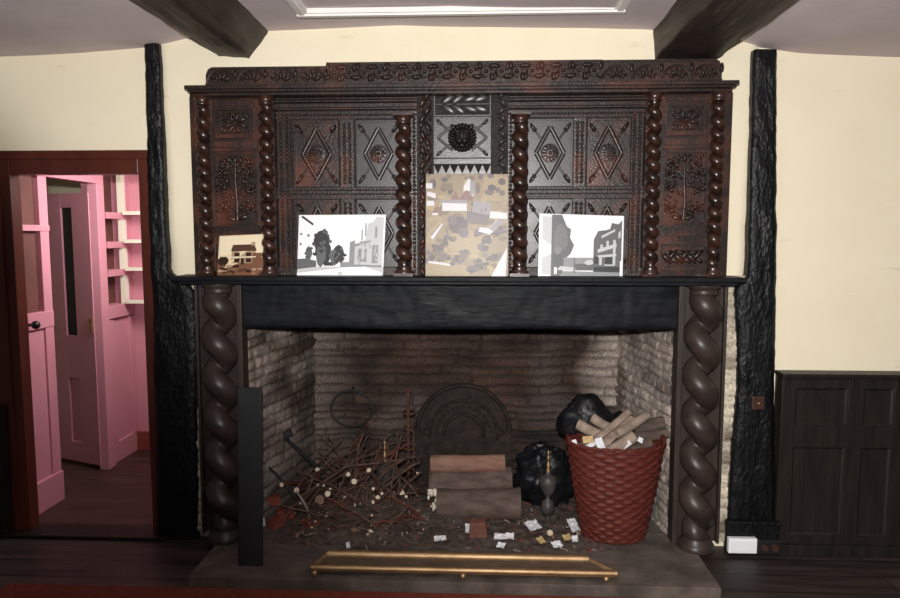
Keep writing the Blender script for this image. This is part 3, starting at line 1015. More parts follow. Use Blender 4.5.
for ring, rad, n, ln in ((0, R * .84, 24, .030), (1, R * .70, 20, .026)):   # two rings of mane locks
    for i in range(n):
        t = 2 * PI * (i + .5 * ring) / n
        u_ = V((math.cos(t), 0, math.sin(t))); v_ = V((-math.sin(t), 0, math.cos(t)))
        lz.dome((cx + rad * u_.x, y - .012 * ring, cz + rad * u_.z), u_ * ln / 2, v_ * .0105, (0, -.022 - .012 * ring, 0), n=8, rings=3)
for s_ in (-1, 1):
    lz.sphere((cx + s_ * .022, y - .053, cz + .012), .008, .006, .006, 8, 6)     # eyes
    lz.sphere((cx + s_ * .022, y - .053, cz + .022), .015, .007, .005, 8, 6)     # brows
    lz.sphere((cx + s_ * .012, y - .060, cz - .022), .014, .012, .011, 10, 7)    # muzzle
    lz.sphere((cx + s_ * .043, y - .04, cz + .045), .012, .010, .013, 8, 6)      # ears
lz.sphere((cx, y - .060, cz + .002), .009, .010, .022, 8, 7)                     # nose ridge
lz.sphere((cx, y - .070, cz - .012), .012, .007, .007, 8, 6)                    # nose
lz.sphere((cx, y - .054, cz - .043), .014, .010, .009, 8, 6)                    # chin
lz.build('lion_mask', mat('dark_lion_oak', (.009, .007, .0065), (.02, .014, .012), rough=.42, scale=(30, 30, 30), spec=.4), lp)
mb = MB(); mb.box(x0, x1, YC - .012, YC, Z(164, YC), Z(159, YC)); dentils(mb, x0, x1, Z(163.5, YC), Z(160.5, YC), YC - .012, .014, .005)
mb.build('dentil_rail', OAKGREY, om)
mb = MB(); z0, z1 = Z(174, YC), Z(165, YC); mb.box(x0, x1, YC - .005, YC, z0, z1)
n = 7
for i in range(n):
    a = x0 + (x1 - x0) * i / n; b = x0 + (x1 - x0) * (i + 1) / n
    mb.add([(a, YC - .005, z1), (b, YC - .005, z1), ((a + b) / 2, YC - .005, z0), ((a + b) / 2, YC - .016, z1 - .012)], [(0, 1, 3), (1, 2, 3), (2, 0, 3)])
mb.build('zigzag_rail', OAKGREY, om)
mb = MB(); frame(mb, x0, x1, ZS + .01, Z(176, YC), YC - .012, YC, .012); mb.build('lower_panel', OAK, om)

# ================================================================== MANTELPIECE
mt = thing('mantelpiece', 'black timber mantelpiece with long shelf and thick twisted columns framing the fireplace', 'mantelpiece', (0, 3.42, 0))
ysf = 3.275
m = MB()
m.box(X(170, ysf, 278), X(747, ysf, 278), ysf, 3.472, ZS - .022, ZS)
m.box(X(180, ysf + .03, 278), X(738, ysf + .03, 278), ysf + .03, 3.472, ZS - .04, ZS - .022)
m.build('shelf', LINTEL, mt, bevel=.004)
# the lintel, adzed face
yl = 3.425
lx0, lx1 = X(243, yl, 300), X(679, yl, 300)
lz0, lz1 = Z(329.5, yl), ZS - .04
m = MB(); rs = []
n = 140
for i in range(n + 1):
    x = lx0 + (lx1 - lx0) * i / n
    sag = .008 * nz(x * 2, 5) + .003 * nz(x * 9, 2)
    per = [(yl, lz0 + (lz1 - lz0) * k / 12) for k in range(12)] + [(yl + .22 * k / 3, lz1) for k in range(3)] + [(yl + .22, lz1 + (lz0 - lz1) * k / 3) for k in range(3)] + [(yl + .22 - .22 * k / 6, lz0) for k in range(6)]
    ring = []
    for y, z in per:
        dy = .007 * nz(x * 5, z * 14, 3) + .004 * nz(x * 22, z * 30, 6)
        if z <= lz0 + 1e-6: z = z + sag; dy += .006 if y == yl else 0
        for jx in (388, 541):
            if abs(x - X(jx, yl, 300)) < .006 and y == yl: dy += .012
        ring.append(V((x, y + dy, z)))
    rs.append(ring)
m.rings(rs, 0, True); m.build('lintel', LINTEL, mt)


def surround_side(pa, pb, pcol, sgn, base_lo):
    yp = 3.435
    xa2, xb2 = X(pa, yp, 420), X(pb, yp, 420)
    mb = MB(); mb.box(xa2, xb2, yp, 3.472, HZ, ZS - .04)
    fin = (xb2 - .022, xb2 + .004) if sgn < 0 else (xa2 - .004, xa2 + .022)
    mb.box(*fin, yp - .05, 3.472, HZ, ZS - .04)
    of = (xa2, xa2 + .014) if sgn < 0 else (xb2 - .014, xb2)
    mb.box(*of, yp - .03, 3.472, HZ, ZS - .04)
    pl = mb.build('pilaster', PILAST, mt, bevel=.003)
    yc2 = yp - .075
    cx = X(pcol, yc2, 420)
    cz0, cz1 = HZ + .03, ZS - .04
    mb = MB()
    mb.twist(cx, yc2, cz0 + .02, cz1 - .03, .059, .031, .2, n=28, per=28, phase=-.6)
    cl_ = mb.build('twisted_column', COLOAK, mt)
    mb = MB(); mb.lathe(cx, yc2, [(.058, cz1 - .05), (.066, cz1 - .042), (.068, cz1 - .034), (.062, cz1 - .028), (.068, cz1 - .018), (.078, cz1 - .01), (.078, cz1)], 28)
    mb.build('capital', COLOAK, cl_)
    mb = MB(); mb.lathe(cx, yc2, [(.09, HZ), (.09, HZ + .018), (.082, HZ + .03), (.07, HZ + .045), (.066, HZ + .06)], 28)
    mb.build('base', COLOAK, cl_)


surround_side(200.5, 247, 222, -1, 0)
surround_side(673.5, 721.5, 699.5, 1, 0)


# ================================================================== PICTURES ON THE SHELF
PCOL = {}


def pc(c, rough=.38):
    k = tuple(round(x, 3) for x in c)
    if k not in PCOL:
        PCOL[k] = mat('print_tone_%d' % len(PCOL), k, tuple(x * (.93 if max(k) > .5 else .74) for x in k), rough=rough, scale=(170, 170, 170), detail=3, spec=.3)
    return PCOL[k]


def picture(name, label, cat, corners, Y, polys, ground, lean=.02, edge=(.75, .75, .75)):
    """corners: bottom-left, bottom-right, top-right, top-left in the photo; a print on a card that leans back"""
    bl_, br_, tr_, tl_ = corners
    A, B, C_, D = P(*bl_, Y), P(*br_, Y), P(*tr_, Y + lean), P(*tl_, Y + lean)
    zb = ZS + .001
    for q in (A, B): q.z = zb + (0.0 if abs(bl_[1] - br_[1]) < 3 else (0 if q.z < max(A.z, B.z) - 1e-6 else .0))
    nrm = (B - A).cross(D - A).normalized()
    if nrm.y > 0: nrm = -nrm
    mats = [pc(edge), pc(ground)]; idx = {}
    mb = MB()
    t = .004

    def pt(u, v, o): return (A * (1 - u) + B * u) * (1 - v) + (D * (1 - u) + C_ * u) * v + nrm * o
    vs = [pt(u, v, o) for o in (0, -t) for u, v in ((0, 0), (1, 0), (1, 1), (0, 1))]
    mb.add(vs, [(4, 5, 6, 7), (0, 1, 5, 4), (1, 2, 6, 5), (2, 3, 7, 6), (3, 0, 4, 7)], 0)
    mb.add([pt(u, v, 0) for u, v in ((0, 0), (1, 0), (1, 1), (0, 1))], [(0, 1, 2, 3)], 1)
    boxes = []
    for c, pl in polys:
        us = [u for u, v in pl]; vs_ = [v for u, v in pl]
        bb = (min(us), max(us), min(vs_), max(vs_))
        k = 1 + max([l for b_, l in boxes if b_[0] < bb[1] and bb[0] < b_[1] and b_[2] < bb[3] and bb[2] < b_[3]], default=-1)
        boxes.append((bb, k))
        key = tuple(c)
        if key not in idx: idx[key] = len(mats); mats.append(pc(c))
        mb.add([pt(min(1, max(0, u)), min(1, max(0, v)), .0001 * (k + 1)) for u, v in pl], [tuple(range(len(pl)))], idx[key])
    ob = mb.build(name, mats, flip=False)
    tag(ob, label, cat, 'pictures on the mantel shelf')
    return ob


def blob(cu, cv, ru, rv, n=12, seed=0, j=.25):
    r = random.Random(seed + int(cu * 1000) + int(cv * 777))
    return [(cu + ru * math.cos(2 * PI * k / n) * (1 - j * r.random()), cv + rv * math.sin(2 * PI * k / n) * (1 - j * r.random())) for k in range(n)]


def rect(a, b, c, d): return [(a, c), (b, c), (b, d), (a, d)]


# small sepia print of a house
SK, HB, RF, DK, BR2 = (.80, .68, .48), (.42, .30, .19), (.09, .04, .025), (.035, .016, .010), (.20, .09, .05)
pol = [(SK, rect(.03, .97, .5, .97)), (BR2, rect(0, 1, 0, .42)), (HB, rect(.30, .84, .30, .62)), (RF, [(.28, .60), (.86, .60), (.80, .76), (.32, .76)]),
       (HB, rect(.74, .82, .7, .82)), (RF, rect(.75, .81, .62, .73)), (BR2, rect(.76, .97, .25, .55)), (DK, blob(.12, .35, .13, .14, seed=2)), (BR2, blob(.9, .3, .12, .16, seed=3))]
for a in (.36, .62): pol += [(DK, rect(a, a + .12, .47, .56)), (DK, rect(a, a + .12, .32, .42))]
pol += [(SK, rect(.30, .84, .44, .465)), (DK, rect(.51, .58, .27, .42))]
r = random.Random(4)
for i in range(26):
    c = r.choice([DK, RF, HB, BR2, (.30, .15, .085), (.15, .08, .045)]); pol.append((c, blob(r.uniform(.06, .94), r.uniform(.05, .24), r.uniform(.04, .1), r.uniform(.02, .05), 7, i)))
picture('photo_print', 'small sepia photo of a house leaning at the left end of the mantel shelf', 'photo', ((217, 276), (262.5, 274), (263.5, 234), (219.5, 236)), 3.37, pol, (.72, .58, .38), edge=(.7, .58, .4))

# black and white street with trees
W_, G1, G2, G3, G4 = (.86, .88, .89), (.55, .56, .57), (.30, .31, .32), (.14, .145, .15), (.045, .047, .05)
pol = [(W_, rect(.01, .99, .3, .99)), (G1, rect(0, 1, 0, .14)), (W_, [(0, .04), (.55, .13), (.75, .16), (.98, .05), (.98, 0), (0, 0)]),
       (G4, [(.05, .985), (.17, .86), (.17, .82), (.02, .97)]), (W_, [(.02, .1), (.22, .14), (.2, .78), (.02, .95)]), (G3, rect(.02, .045, .67, .7)), (G3, rect(.105, .13, .64, .68)), (G3, rect(.02, .04, .5, .54)),
       (G4, blob(.28, .58, .11, .20, seed=1)), (G4, blob(.32, .38, .08, .2, seed=2)), (G3, blob(.27, .35, .07, .22, seed=3)), (G4, blob(.47, .36, .085, .15, seed=4)), (G3, blob(.42, .33, .06, .12, seed=5)),
       (G3, [(.0, .1), (.22, .14), (.22, .24), (.10, .28), (0, .27)]), (G3, blob(.13, .37, .045, .13, seed=6)), (G4, rect(.31, .42, .16, .22)), (G2, rect(.5, .75, .14, .22)),
       (G1, [(.66, .18), (.98, .17), (.98, .95), (.90, .97), (.86, .88), (.80, .85), (.78, .6), (.66, .5)]), (G2, [(.60, .16), (.66, .17), (.66, .58), (.60, .55)]), (G2, [(.66, .52), (.84, .58), (.84, .55), (.66, .47)]),
       (G2, rect(.70, .74, .22, .44)), (G2, rect(.77, .80, .22, .44)), (G2, rect(.86, .93, .2, .5)), (G2, rect(.885, .91, .62, .8)), (G2, rect(.73, .745, .58, .75)), (G2, rect(.77, .785, .65, .86)),
       (G2, [(.55, .16), (.98, .13), (.98, .17), (.6, .18)]), (G1, blob(.5, .03, .03, .03))]
rt = random.Random(14)
ins = []
for (cu, cv, ru, rv, n_) in ((.28, .50, .10, .30, 26), (.47, .36, .08, .15, 16), (.13, .36, .04, .12, 8), (.38, .22, .10, .05, 8)):
    for _ in range(n_):
        t_ = rt.uniform(0, 2 * PI); k_ = rt.random() ** .5
        ins.append((rt.choice([G4, G3, (.08, .083, .087), G4]), blob(cu + ru * k_ * math.cos(t_), cv + rv * k_ * math.sin(t_), rt.uniform(.015, .04), rt.uniform(.02, .05), 8, rt.randint(0, 99), .5)))
for _ in range(26):
    a_ = rt.uniform(.66, .95); b_ = rt.uniform(.16, .52)
    ins.append((rt.choice([G2, (.42, .43, .44), G1]), rect(a_, a_ + rt.uniform(.01, .03), b_, b_ + rt.uniform(.03, .09))))
pol += ins
picture('photo_print', 'black and white street photo with dark trees in the middle, on the mantel shelf', 'photo', ((297, 277), (383, 276), (386, 214.5), (299, 215)), 3.385, pol, (.8, .82, .83))

# aerial colour view
SA, SA2, OL, PU, PU2, WH, GR, RO = (.36, .275, .16), (.29, .22, .135), (.19, .145, .095), (.095, .075, .08), (.15, .118, .122), (.60, .58, .60), (.29, .26, .275), (.22, .12, .10)
pol = []
r = random.Random(9)
for i in range(110):
    pol.append((r.choice([SA, SA2, SA2, OL, (.40, .30, .16)]), blob(r.random(), r.random(), r.uniform(.02, .09), r.uniform(.015, .06), 9, i)))
pol += [(SA, blob(.5, .33, .3, .14, seed=2)), (SA, [(0, .02), (.55, .02), (.5, .1), (.2, .14), (0, .12)]), (WH, [(.80, 0), (.97, 0), (.99, .28), (.93, .2)]), (SA, rect(.7, 1, .74, .97)), (WH, [(.78, .57), (.99, .56), (.99, .62), (.78, .64)])]
for i in range(30):
    pol.append((r.choice([PU, PU2, OL, PU2]), blob(r.choice([r.uniform(.05, .3), r.uniform(.55, 1)]), r.uniform(.62, 1), r.uniform(.03, .07), r.uniform(.02, .05), 9, i)))
pol += [(PU, blob(.4, .5, .13, .10, seed=1)), (PU2, blob(.46, .43, .08, .06, seed=2)), (PU2, blob(.32, .55, .07, .05, seed=3))]
for u, v in ((.7, .28), (.74, .36), (.76, .2), (.62, .12), (.7, .1), (.58, .08), (.35, .15), (.42, .17), (.05, .2), (.12, .22), (.18, .2), (.24, .17), (.2, .32), (.3, .36), (.85, .42), (.92, .46), (.8, .18), (.03, .15), (.14, .28), (.64, .42), (.46, .22)):
    for _ in range(7): pol.append((r.choice([PU, PU2, PU2, OL]), blob(u + r.uniform(-.05, .05), v + r.uniform(-.03, .03), r.uniform(.025, .06), r.uniform(.018, .04), 9, r.randint(0, 99), .5)))
pol += [(WH, rect(.20, .50, .64, .72)), (GR, [(.17, .72), (.52, .71), (.5, .75), (.2, .75)]), (GR, [(.56, .60), (.78, .60), (.80, .72), (.58, .74)]), (PU2, [(.50, .52), (.74, .50), (.78, .6), (.5, .64)]),
        (WH, [(.64, .44), (.78, .41), (.95, .53), (.86, .55), (.76, .47), (.66, .48)]), (GR, [(.76, .47), (.9, .57), (.97, .54), (.82, .44)]), (WH, [(.46, .8), (.58, .78), (.6, .9), (.52, .96), (.46, .88)]), (RO, [(.4, .75), (.58, .74), (.56, .83), (.48, .84)]), (GR, [(.54, .78), (.6, .82), (.6, .92), (.54, .95)]),
        (RO, [(.3, .75), (.42, .75), (.36, .84)]), (WH, rect(.01, .1, .69, .74)), (WH, [(.01, .79), (.12, .76), (.12, .81), (.02, .83)]), (WH, rect(0, .08, .86, .91)), (RO, [(.08, .62), (.2, .58), (.2, .66), (.12, .69)]), (WH, rect(.08, .15, .6, .62)),
        (SA, [(.02, .42), (.18, .56), (.2, .54), (.04, .38)]), (WH, [(.06, .38), (.2, .52), (.21, .51), (.09, .36)]), (WH, [(.03, .13), (.3, .1), (.3, .12), (.04, .15)]), (PU2, rect(.67, .69, .63, .66)), (PU2, rect(.72, .74, .64, .67))]
picture('photo_print', 'tall colour aerial photo of rooftops and fields in the middle of the mantel shelf', 'photo', ((425.5, 277.5), (508, 277), (508, 174), (426, 174)), 3.35, pol, SA2, edge=(.6, .5, .38))

# black and white street with a half-timbered house
pol = [(W_, rect(.03, .98, .02, .98)), (G1, rect(.04, .15, .02, .96)), (W_, [(.04, .28), (.15, .36), (.15, .5), (.04, .6)]), (G3, [(.15, .0), (.15, .99), (.27, .99), (.33, .8), (.38, .76), (.37, .62), (.42, .5), (.38, .36), (.32, .28), (.28, .0)]),
       ((.19, .195, .2), blob(.26, .62, .1, .26, seed=1)), ((.12, .125, .13), blob(.22, .25, .07, .2, seed=2)), ((.24, .245, .25), blob(.23, .42, .05, .08, seed=4)), (G2, rect(.3, .7, .1, .30)), (G3, rect(.42, .66, .09, .2)), (G1, [(.22, .1), (.44, .08), (.44, .14), (.26, .16)]), (G1, blob(.6, .22, .06, .05)),
       (G3, [(.65, .05), (.98, .03), (.98, .93), (.94, .86), (.86, .88), (.84, .78), (.80, .76), (.70, .74), (.65, .6)]), (G1, [(.70, .38), (.92, .48), (.92, .54), (.70, .44)]), (G1, [(.70, .30), (.92, .33), (.92, .37), (.70, .34)]), (G1, [(.74, .62), (.9, .74), (.9, .78), (.74, .66)]),
       (G1, rect(.72, .75, .18, .3)), (G1, rect(.78, .9, .17, .19)), (G1, rect(.88, .91, .18, .6)), (G4, rect(.79, .87, .2, .31)), (G4, rect(.66, .71, .2, .32)), (G1, rect(.73, .76, .44, .52)), (G1, rect(.8, .83, .48, .58)), (G4, rect(.66, .98, .04, .15)),
       (G2, [(.25, .0), (.97, .0), (.97, .06), (.3, .08)]), (W_, rect(.19, .22, .03, .14)), (G3, rect(.42, .435, .05, .3)), (G1, [(.94, .72), (.965, .76), (.965, .64), (.94, .62)]), (W_, rect(.965, .99, .02, .25))]
picture('photo_print', 'black and white street photo with a half-timbered house, at the right of the mantel shelf', 'photo', ((538, 276), (622.5, 276), (624, 216), (539.5, 213.5)), 3.385, pol, (.86, .88, .89))


# ================================================================== WALL PANELLING, SOCKETS
wp = thing('wall_panelling', 'low dark oak wall panelling with a moulded top, right of the fireplace', 'panelling', (2.2, 3.42, ZF), kind='thing')
YPn = 3.415
px0 = X(779, YPn, 460)
xend = 3.2
zt = Z(373.5, YPn, 830)
xs = [px0, X(792.5, YPn, 460)]
m = MB(); m.box(px0, xend, YPn + .018, 3.499, ZF, zt - .01); m.build('backing', PANEL, wp)
m = MB(); m.box(px0 - .006, xend, YPn - .022, 3.499, zt - .018, zt); m.box(px0, xend, YPn - .008, 3.499, zt - .03, zt - .018); m.build('top_moulding', PANEL, wp, bevel=.004)
zr = [(Z(389, YPn, 830), zt - .03), (Z(448, YPn, 830), Z(426, YPn, 830)), (ZF + .02, Z(536, YPn, 830))]
wst = [(X(779, YPn, 460), X(793, YPn, 460)), (X(845, YPn, 460), X(861, YPn, 460)), (X(891, YPn, 460), X(903, YPn, 460))]
w2 = wst[1][0] - wst[0][1]
a = wst[-1][1]
while a < xend - .35:
    wst.append((a + w2, a + w2 + .07)); a += w2 + .07
for a, b in wst:
    m = MB(); m.box(a, b, YPn, YPn + .018, ZF, zt - .02); m.build('stile', PANEL, wp, bevel=.003)
for a, b in zip(wst, wst[1:]):
    for z0, z1 in zr:
        m = MB(); m.box(a[1], b[0], YPn + .001, YPn + .018, z0, z1); m.build('rail', PANEL, wp, bevel=.003)
for a, b in zip(wst, wst[1:]):
    for (z0, z1) in ((zr[1][1], zr[0][0]), (zr[2][1], zr[1][0])):
        m = MB()
        x0, x1 = a[1], b[0]; e = .010
        vs = [(x0, YPn + .008, z0), (x1, YPn + .008, z0), (x1, YPn + .008, z1), (x0, YPn + .008, z1), (x0 + e, YPn + .015, z0 + e), (x1 - e, YPn + .015, z0 + e), (x1 - e, YPn + .015, z1 - e), (x0 + e, YPn + .015, z1 - e),
              (x0, YPn + .018, z0), (x1, YPn + .018, z0), (x1, YPn + .018, z1), (x0, YPn + .018, z1)]
        m.add(vs, [(0, 1, 5, 4), (1, 2, 6, 5), (2, 3, 7, 6), (3, 0, 4, 7), (4, 5, 6, 7), (0, 1, 9, 8), (1, 2, 10, 9), (2, 3, 11, 10), (3, 0, 8, 11)])
        m.build('panel', PANEL, wp)
m = MB(); m.box(px0, xend, YPn - .02, YPn, ZF, Z(546, YPn - .02, 830)); struct(m.build('baseboard_right', PANEL, bevel=.004))

sb = P(727, 524, 3.40); sb2 = P(780, 522, 3.40)
m = MB(); m.box(sb.x, sb2.x, 3.395, 3.425, ZF, Z(524, 3.4, 750)); m.box(sb.x - .004, sb2.x + .004, 3.385, 3.425, Z(525, 3.4, 750), Z(521, 3.4, 750))
struct(m.build('baseboard_post', BLACK, bevel=.003))


def plate(name, label, cat, a, b, Y, th, mat_):
    A, B = P(*a, Y), P(*b, Y)
    o = thing(name, label, cat, ((A.x + B.x) / 2, Y, min(A.z, B.z)))
    mb = MB(); mb.box(A.x, B.x, Y, Y + th, B.z, A.z); mb.build('cover', mat_, o, bevel=.004)
    return o, A, B


o, A, B = plate('junction_box', 'white plastic junction box at the foot of the black post right of the fireplace', 'junction box', (729, 538.5), (757, 554), 3.365, .03, WPLAST)
mb = MB(); mb.box(A.x + .008, B.x - .008, 3.362, 3.366, B.z + .008, A.z - .008); mb.build('lid', WPLAST, o, bevel=.002)
o, A, B = plate('wall_socket', 'black double socket beside the white junction box at the foot of the post', 'socket', (758, 540.5), (781, 555), 3.365, .03, BPLAST)
for k in (.28, .72):
    x = A.x + (B.x - A.x) * k; z = (A.z + B.z) / 2
    mb = MB(); mb.tube([(x, 3.366, z), (x, 3.353, z)], [.018, .016], 14); mb.build('outlet', SWITCHM, o)
o, A, B = plate('light_switch', 'small brown square switch plate on the black post right of the fireplace', 'switch', (752.5, 396.5), (764.5, 410), 3.405, .02, SWITCHM)
mb = MB(); mb.sphere(((A.x + B.x) / 2, 3.403, (A.z + B.z) / 2), .007, .009, .007, 10, 7); mb.build('toggle', BRASS, o)

# ================================================================== RUG, FENDER, BOARD
m = MB(); m.box(X(8, 2.94, 590), X(756, 2.94, 590), 2.2, 2.945, ZF, ZF + .013)
tag(m.build('rug', RUG, bevel=.004), 'flat dark red rug edge lying on the floorboards in front of the hearth', 'rug')

fd = thing('fender', 'low brass fireplace fender with ball feet standing on the hearth slab', 'fender', (-.1, 3.05, HZ))
yf0, yf1 = 2.992, 3.10
fa, fb = P(311, 570, yf0), P(617, 571, yf0)
ra, rb2 = P(328, 557, yf1), P(588, 556, yf1)
zl = (fa.z + fb.z) / 2; zu = (ra.z + rb2.z) / 2
m = MB(); m.tube([(fa.x, yf0, zl), (fb.x, yf0, zl)], .016, 10); m.box(fa.x, fb.x, yf0 - .012, yf0 + .014, zl - .012, zl + .004); m.build('front_rail', BRASS, fd)
m = MB(); m.tube([(ra.x, yf1, zu), (rb2.x, yf1, zu)], .022, 10); m.build('upper_rail', BRASS, fd)
for p, q in ((fa, ra), (fb, rb2)):
    m = MB(); m.tube([(p.x, yf0, zl), (q.x, yf1, zu)], .013, 10); m.build('end_rail', BRASS, fd)
m = MB(); m.add([(fa.x, yf0, zl), (fb.x, yf0, zl), (rb2.x, yf1, zu), (ra.x, yf1, zu), (fa.x, yf0 + .006, zl - .01), (fb.x, yf0 + .006, zl - .01), (rb2.x, yf1 + .006, zu - .01), (ra.x, yf1 + .006, zu - .01)],
                [(0, 1, 2, 3), (7, 6, 5, 4), (0, 4, 5, 1), (1, 5, 6, 2), (2, 6, 7, 3), (3, 7, 4, 0)])
m.build('sloping_plate', mat('tarnished_fender_plate', (.085, .058, .040), (.14, .098, .068), rough=.55, metal=.3, scale=(10, 40, 40)), fd)
m = MB(); m.box(ra.x, rb2.x, yf1, yf1 + .008, HZ, zu); m.build('back_plate', IRON, fd)
for px in (315, 463, 606):
    x = P(px, 576, yf0).x
    m = MB(); m.sphere((x, yf0 - .006, HZ + .0155), .0155, .0155, .0155, 12, 8); m.build('ball_foot', BRASS, fd)

m = MB()
pa = PF(238, 566, HZ); 
ytop = pa.y
A, B = P(237.5, 388, ytop + .03), P(261.5, 388, ytop + .03)
A0, B0 = P(238, 560, ytop), P(262, 560, ytop)
zz = (A.z + B.z) / 2
vs = [(A0.x, ytop, HZ), (B0.x, ytop, HZ), (B.x, ytop + .03, zz), (A.x, ytop + .03, zz)]
vs += [(x, y + .018, z) for x, y, z in vs]
m.add(vs, [(0, 1, 2, 3), (7, 6, 5, 4), (0, 4, 5, 1), (1, 5, 6, 2), (2, 6, 7, 3), (3, 7, 4, 0)])
tag(m.build('upright_board', PLATEM, bevel=.003), 'narrow dark grey board standing upright against the left twisted column', 'board')

# ================================================================== FIREBACK, FIREDOG, LOGS
fbk = thing('fireback', 'round-arched cast iron fireback with concentric rings, leaning on the sooty back wall', 'fireback', (X(463, 4.2, 430), 4.2, HZ))
Yk = 4.19
cx = X(463.5, Yk, 430); R = (X(511, Yk, 430) - X(416, Yk, 430)) / 2
cz = Z(385, Yk, 463) - R
lean = .05


def lean_pts(mb):
    mb.v = [(x, y + lean * (z - HZ), z) for x, y, z in mb.v]; return mb


m = MB(); poly = [(cx - R, HZ), (cx + R, HZ)] + [(cx + R * math.cos(t), cz + R * math.sin(t)) for t in [PI * k / 28 for k in range(29)]]
m.prism(poly, Yk, Yk + .022); lean_pts(m).build('plate', FIREBK, fbk)
for rr, tr in ((.97, .014), (.72, .010), (.42, .012)):
    m = MB(); m.torus((cx, Yk, cz - (.0 if rr > .9 else .02)), R * rr, tr, n=36, k=8, t0=-.15 if rr < .9 else 0, t1=PI + (.15 if rr < .9 else 0)); lean_pts(m).build('ring', FIREBK, fbk)
r = random.Random(3)
for i in range(15):
    t = PI * (i + .5) / 15
    m = MB(); m.dome((cx + R * .57 * math.cos(t), Yk, cz - .02 + R * .57 * math.sin(t)), (.010, 0, 0), (0, 0, .016 * r.uniform(.7, 1.2)), (0, -.009, 0))
    lean_pts(m).build('boss', FIREBK, fbk)
for s_ in (-1, 1):
    m = MB(); m.dome((cx + s_ * R * .78, Yk, cz - .01), (.024, 0, 0), (0, 0, .024), (0, -.012, 0)); lean_pts(m).build('roundel', FIREBK, fbk)


def log(name, label, p, q, r0, r1, bark, group, cat='log', cut=CUT, bend=.01, seed=0, n=14, split=False):
    p, q = V(p), V(q); mb = MB(); d = (q - p); ln = d.length; d.normalize()
    a = d.cross(V((.1, .2, 1))).normalized(); b = d.cross(a); rs = []
    K = 14
    for i in range(K + 1):
        t = i / K; c = p + (q - p) * t + b * bend * math.sin(t * PI)
        ring = []
        for k in range(n):
            w = 2 * PI * k / n
            rr = (r0 + (r1 - r0) * t) * (1 + .12 * nz(math.cos(w) * 1.3 + seed, math.sin(w) * 1.3, t * ln * 6) + .05 * nz(math.cos(w) * 5, math.sin(w) * 5 + seed, t * ln * 25))
            if split and math.sin(w + seed) > .25: rr *= .25 / max(.25, math.sin(w + seed)) + .02
            ring.append(c + (a * math.cos(w) + b * math.sin(w)) * rr)
        rs.append(ring)
    mb.rings(rs, 0, not split, True, 1)
    o = mb.build(name, [bark, cut])
    if label: tag(o, label, cat, group)
    return o


def floor_log(pa_, pb_, Y0, Y1, r): return P(*pa_, Y0), P(*pb_, Y1)


CUTD = mat('weathered_cut_wood', (.16, .10, .07), (.26, .17, .12), rough=.85, scale=(30, 30, 30))
A, B = PF(437, 506, HZ + .078), PF(520.5, 501, HZ + .088)
YL = (A.y + B.y) / 2; A.y = YL + .01; B.y = YL - .01
log('log', 'thick grey-brown log at the bottom front of the stack beside the firedog', A, B, .078, .086, LOGGREY, 'logs stacked on the hearth', cut=CUTD, seed=1, bend=.006)
A, B = P(433, 484, YL + .12), P(512, 480, YL + .12)
log('log', 'grey-brown log in the middle of the stack with a yellowish lower edge', A, B, .078, .074, LOGGREY, 'logs stacked on the hearth', cut=CUTD, seed=5, bend=.004)
A, B = P(431, 464, YL + .13), P(505, 463, YL + .13)
log('log', 'pinkish log lying on top of the stack in front of the fireback', A, B, .052, .050, LOGPINK, 'logs stacked on the hearth', cut=CUTD, seed=9, bend=.002)
A, B = P(430, 503, YL + .29), P(512, 500, YL + .29)
A.z = B.z = HZ + .09
log('log', 'dark log at the back of the stack, low against the fireback', A, B, .085, .08, LOGGREY, 'logs stacked on the hearth', cut=CUTD, seed=12, bend=.004)

STEEL = mat('worn_steel', (.035, .031, .030), (.075, .065, .060), rough=.45, rough2=.6, scale=(14, 14, 14), bump=.25, bscale=(60, 60, 60), spec=.5)


def firedog(px, Yg, label):
    fg = thing('firedog', label, 'firedog', (X(px, Yg, 520), Yg, HZ), 'pair of firedogs')
    gx = X(px, Yg, 490)

    def zg(q): return Z(q, 3.66, 548)
    m = MB(); m.lathe(gx, Yg, [(.012, zg(514)), (.03, zg(513)), (.040, zg(508)), (.030, zg(501)), (.012, zg(499)), (.012, zg(496)), (.025, zg(494)), (.046, zg(486)), (.049, zg(481)), (.04, zg(476.5)), (.018, zg(474)), (.012, zg(472))], 20)
    m.build('ball_shaft', STEEL, fg)
    m = MB(); m.lathe(gx, Yg, [(.012, zg(473)), (.014, zg(470)), (.008, zg(468)), (.013, zg(465)), (.007, zg(463.5)), (.006, zg(460)), (.011, zg(458)), (.006, zg(456.5)), (.005, zg(454)), (.007, zg(452)), (.001, zg(450.5))], 14)
    m.build('finial', BRASS, fg)
    m = MB(); m.lathe(gx, Yg, [(.065, HZ), (.062, HZ + .012), (.03, zg(522)), (.016, zg(517)), (.012, zg(513))], 20); m.build('foot', IRON, fg)
    m = MB(); m.bar((gx, Yg + .02, HZ + .035), (gx, 4.0, HZ + .035), .025, .025); m.box(gx - .02, gx + .02, 3.97, 4.0, HZ, HZ + .04); m.build('billet_bar', IRON, fg)


firedog(548, 3.66, 'iron firedog with brass finial, standing clear between the logs and the wicker basket')
firedog(385, 3.80, 'iron firedog with brass finial, half buried in the kindling heap')


def crumple(seed, amp=.3, f=2.2):
    def fn(d):
        k = 1 + amp * nz(d.x * f + seed, d.y * f, d.z * f) + amp * .45 * abs(nz(d.x * f * 2.5, d.y * f * 2.5 + seed, d.z * f * 2.5)) * 2 - amp * .3
        return k
    return fn


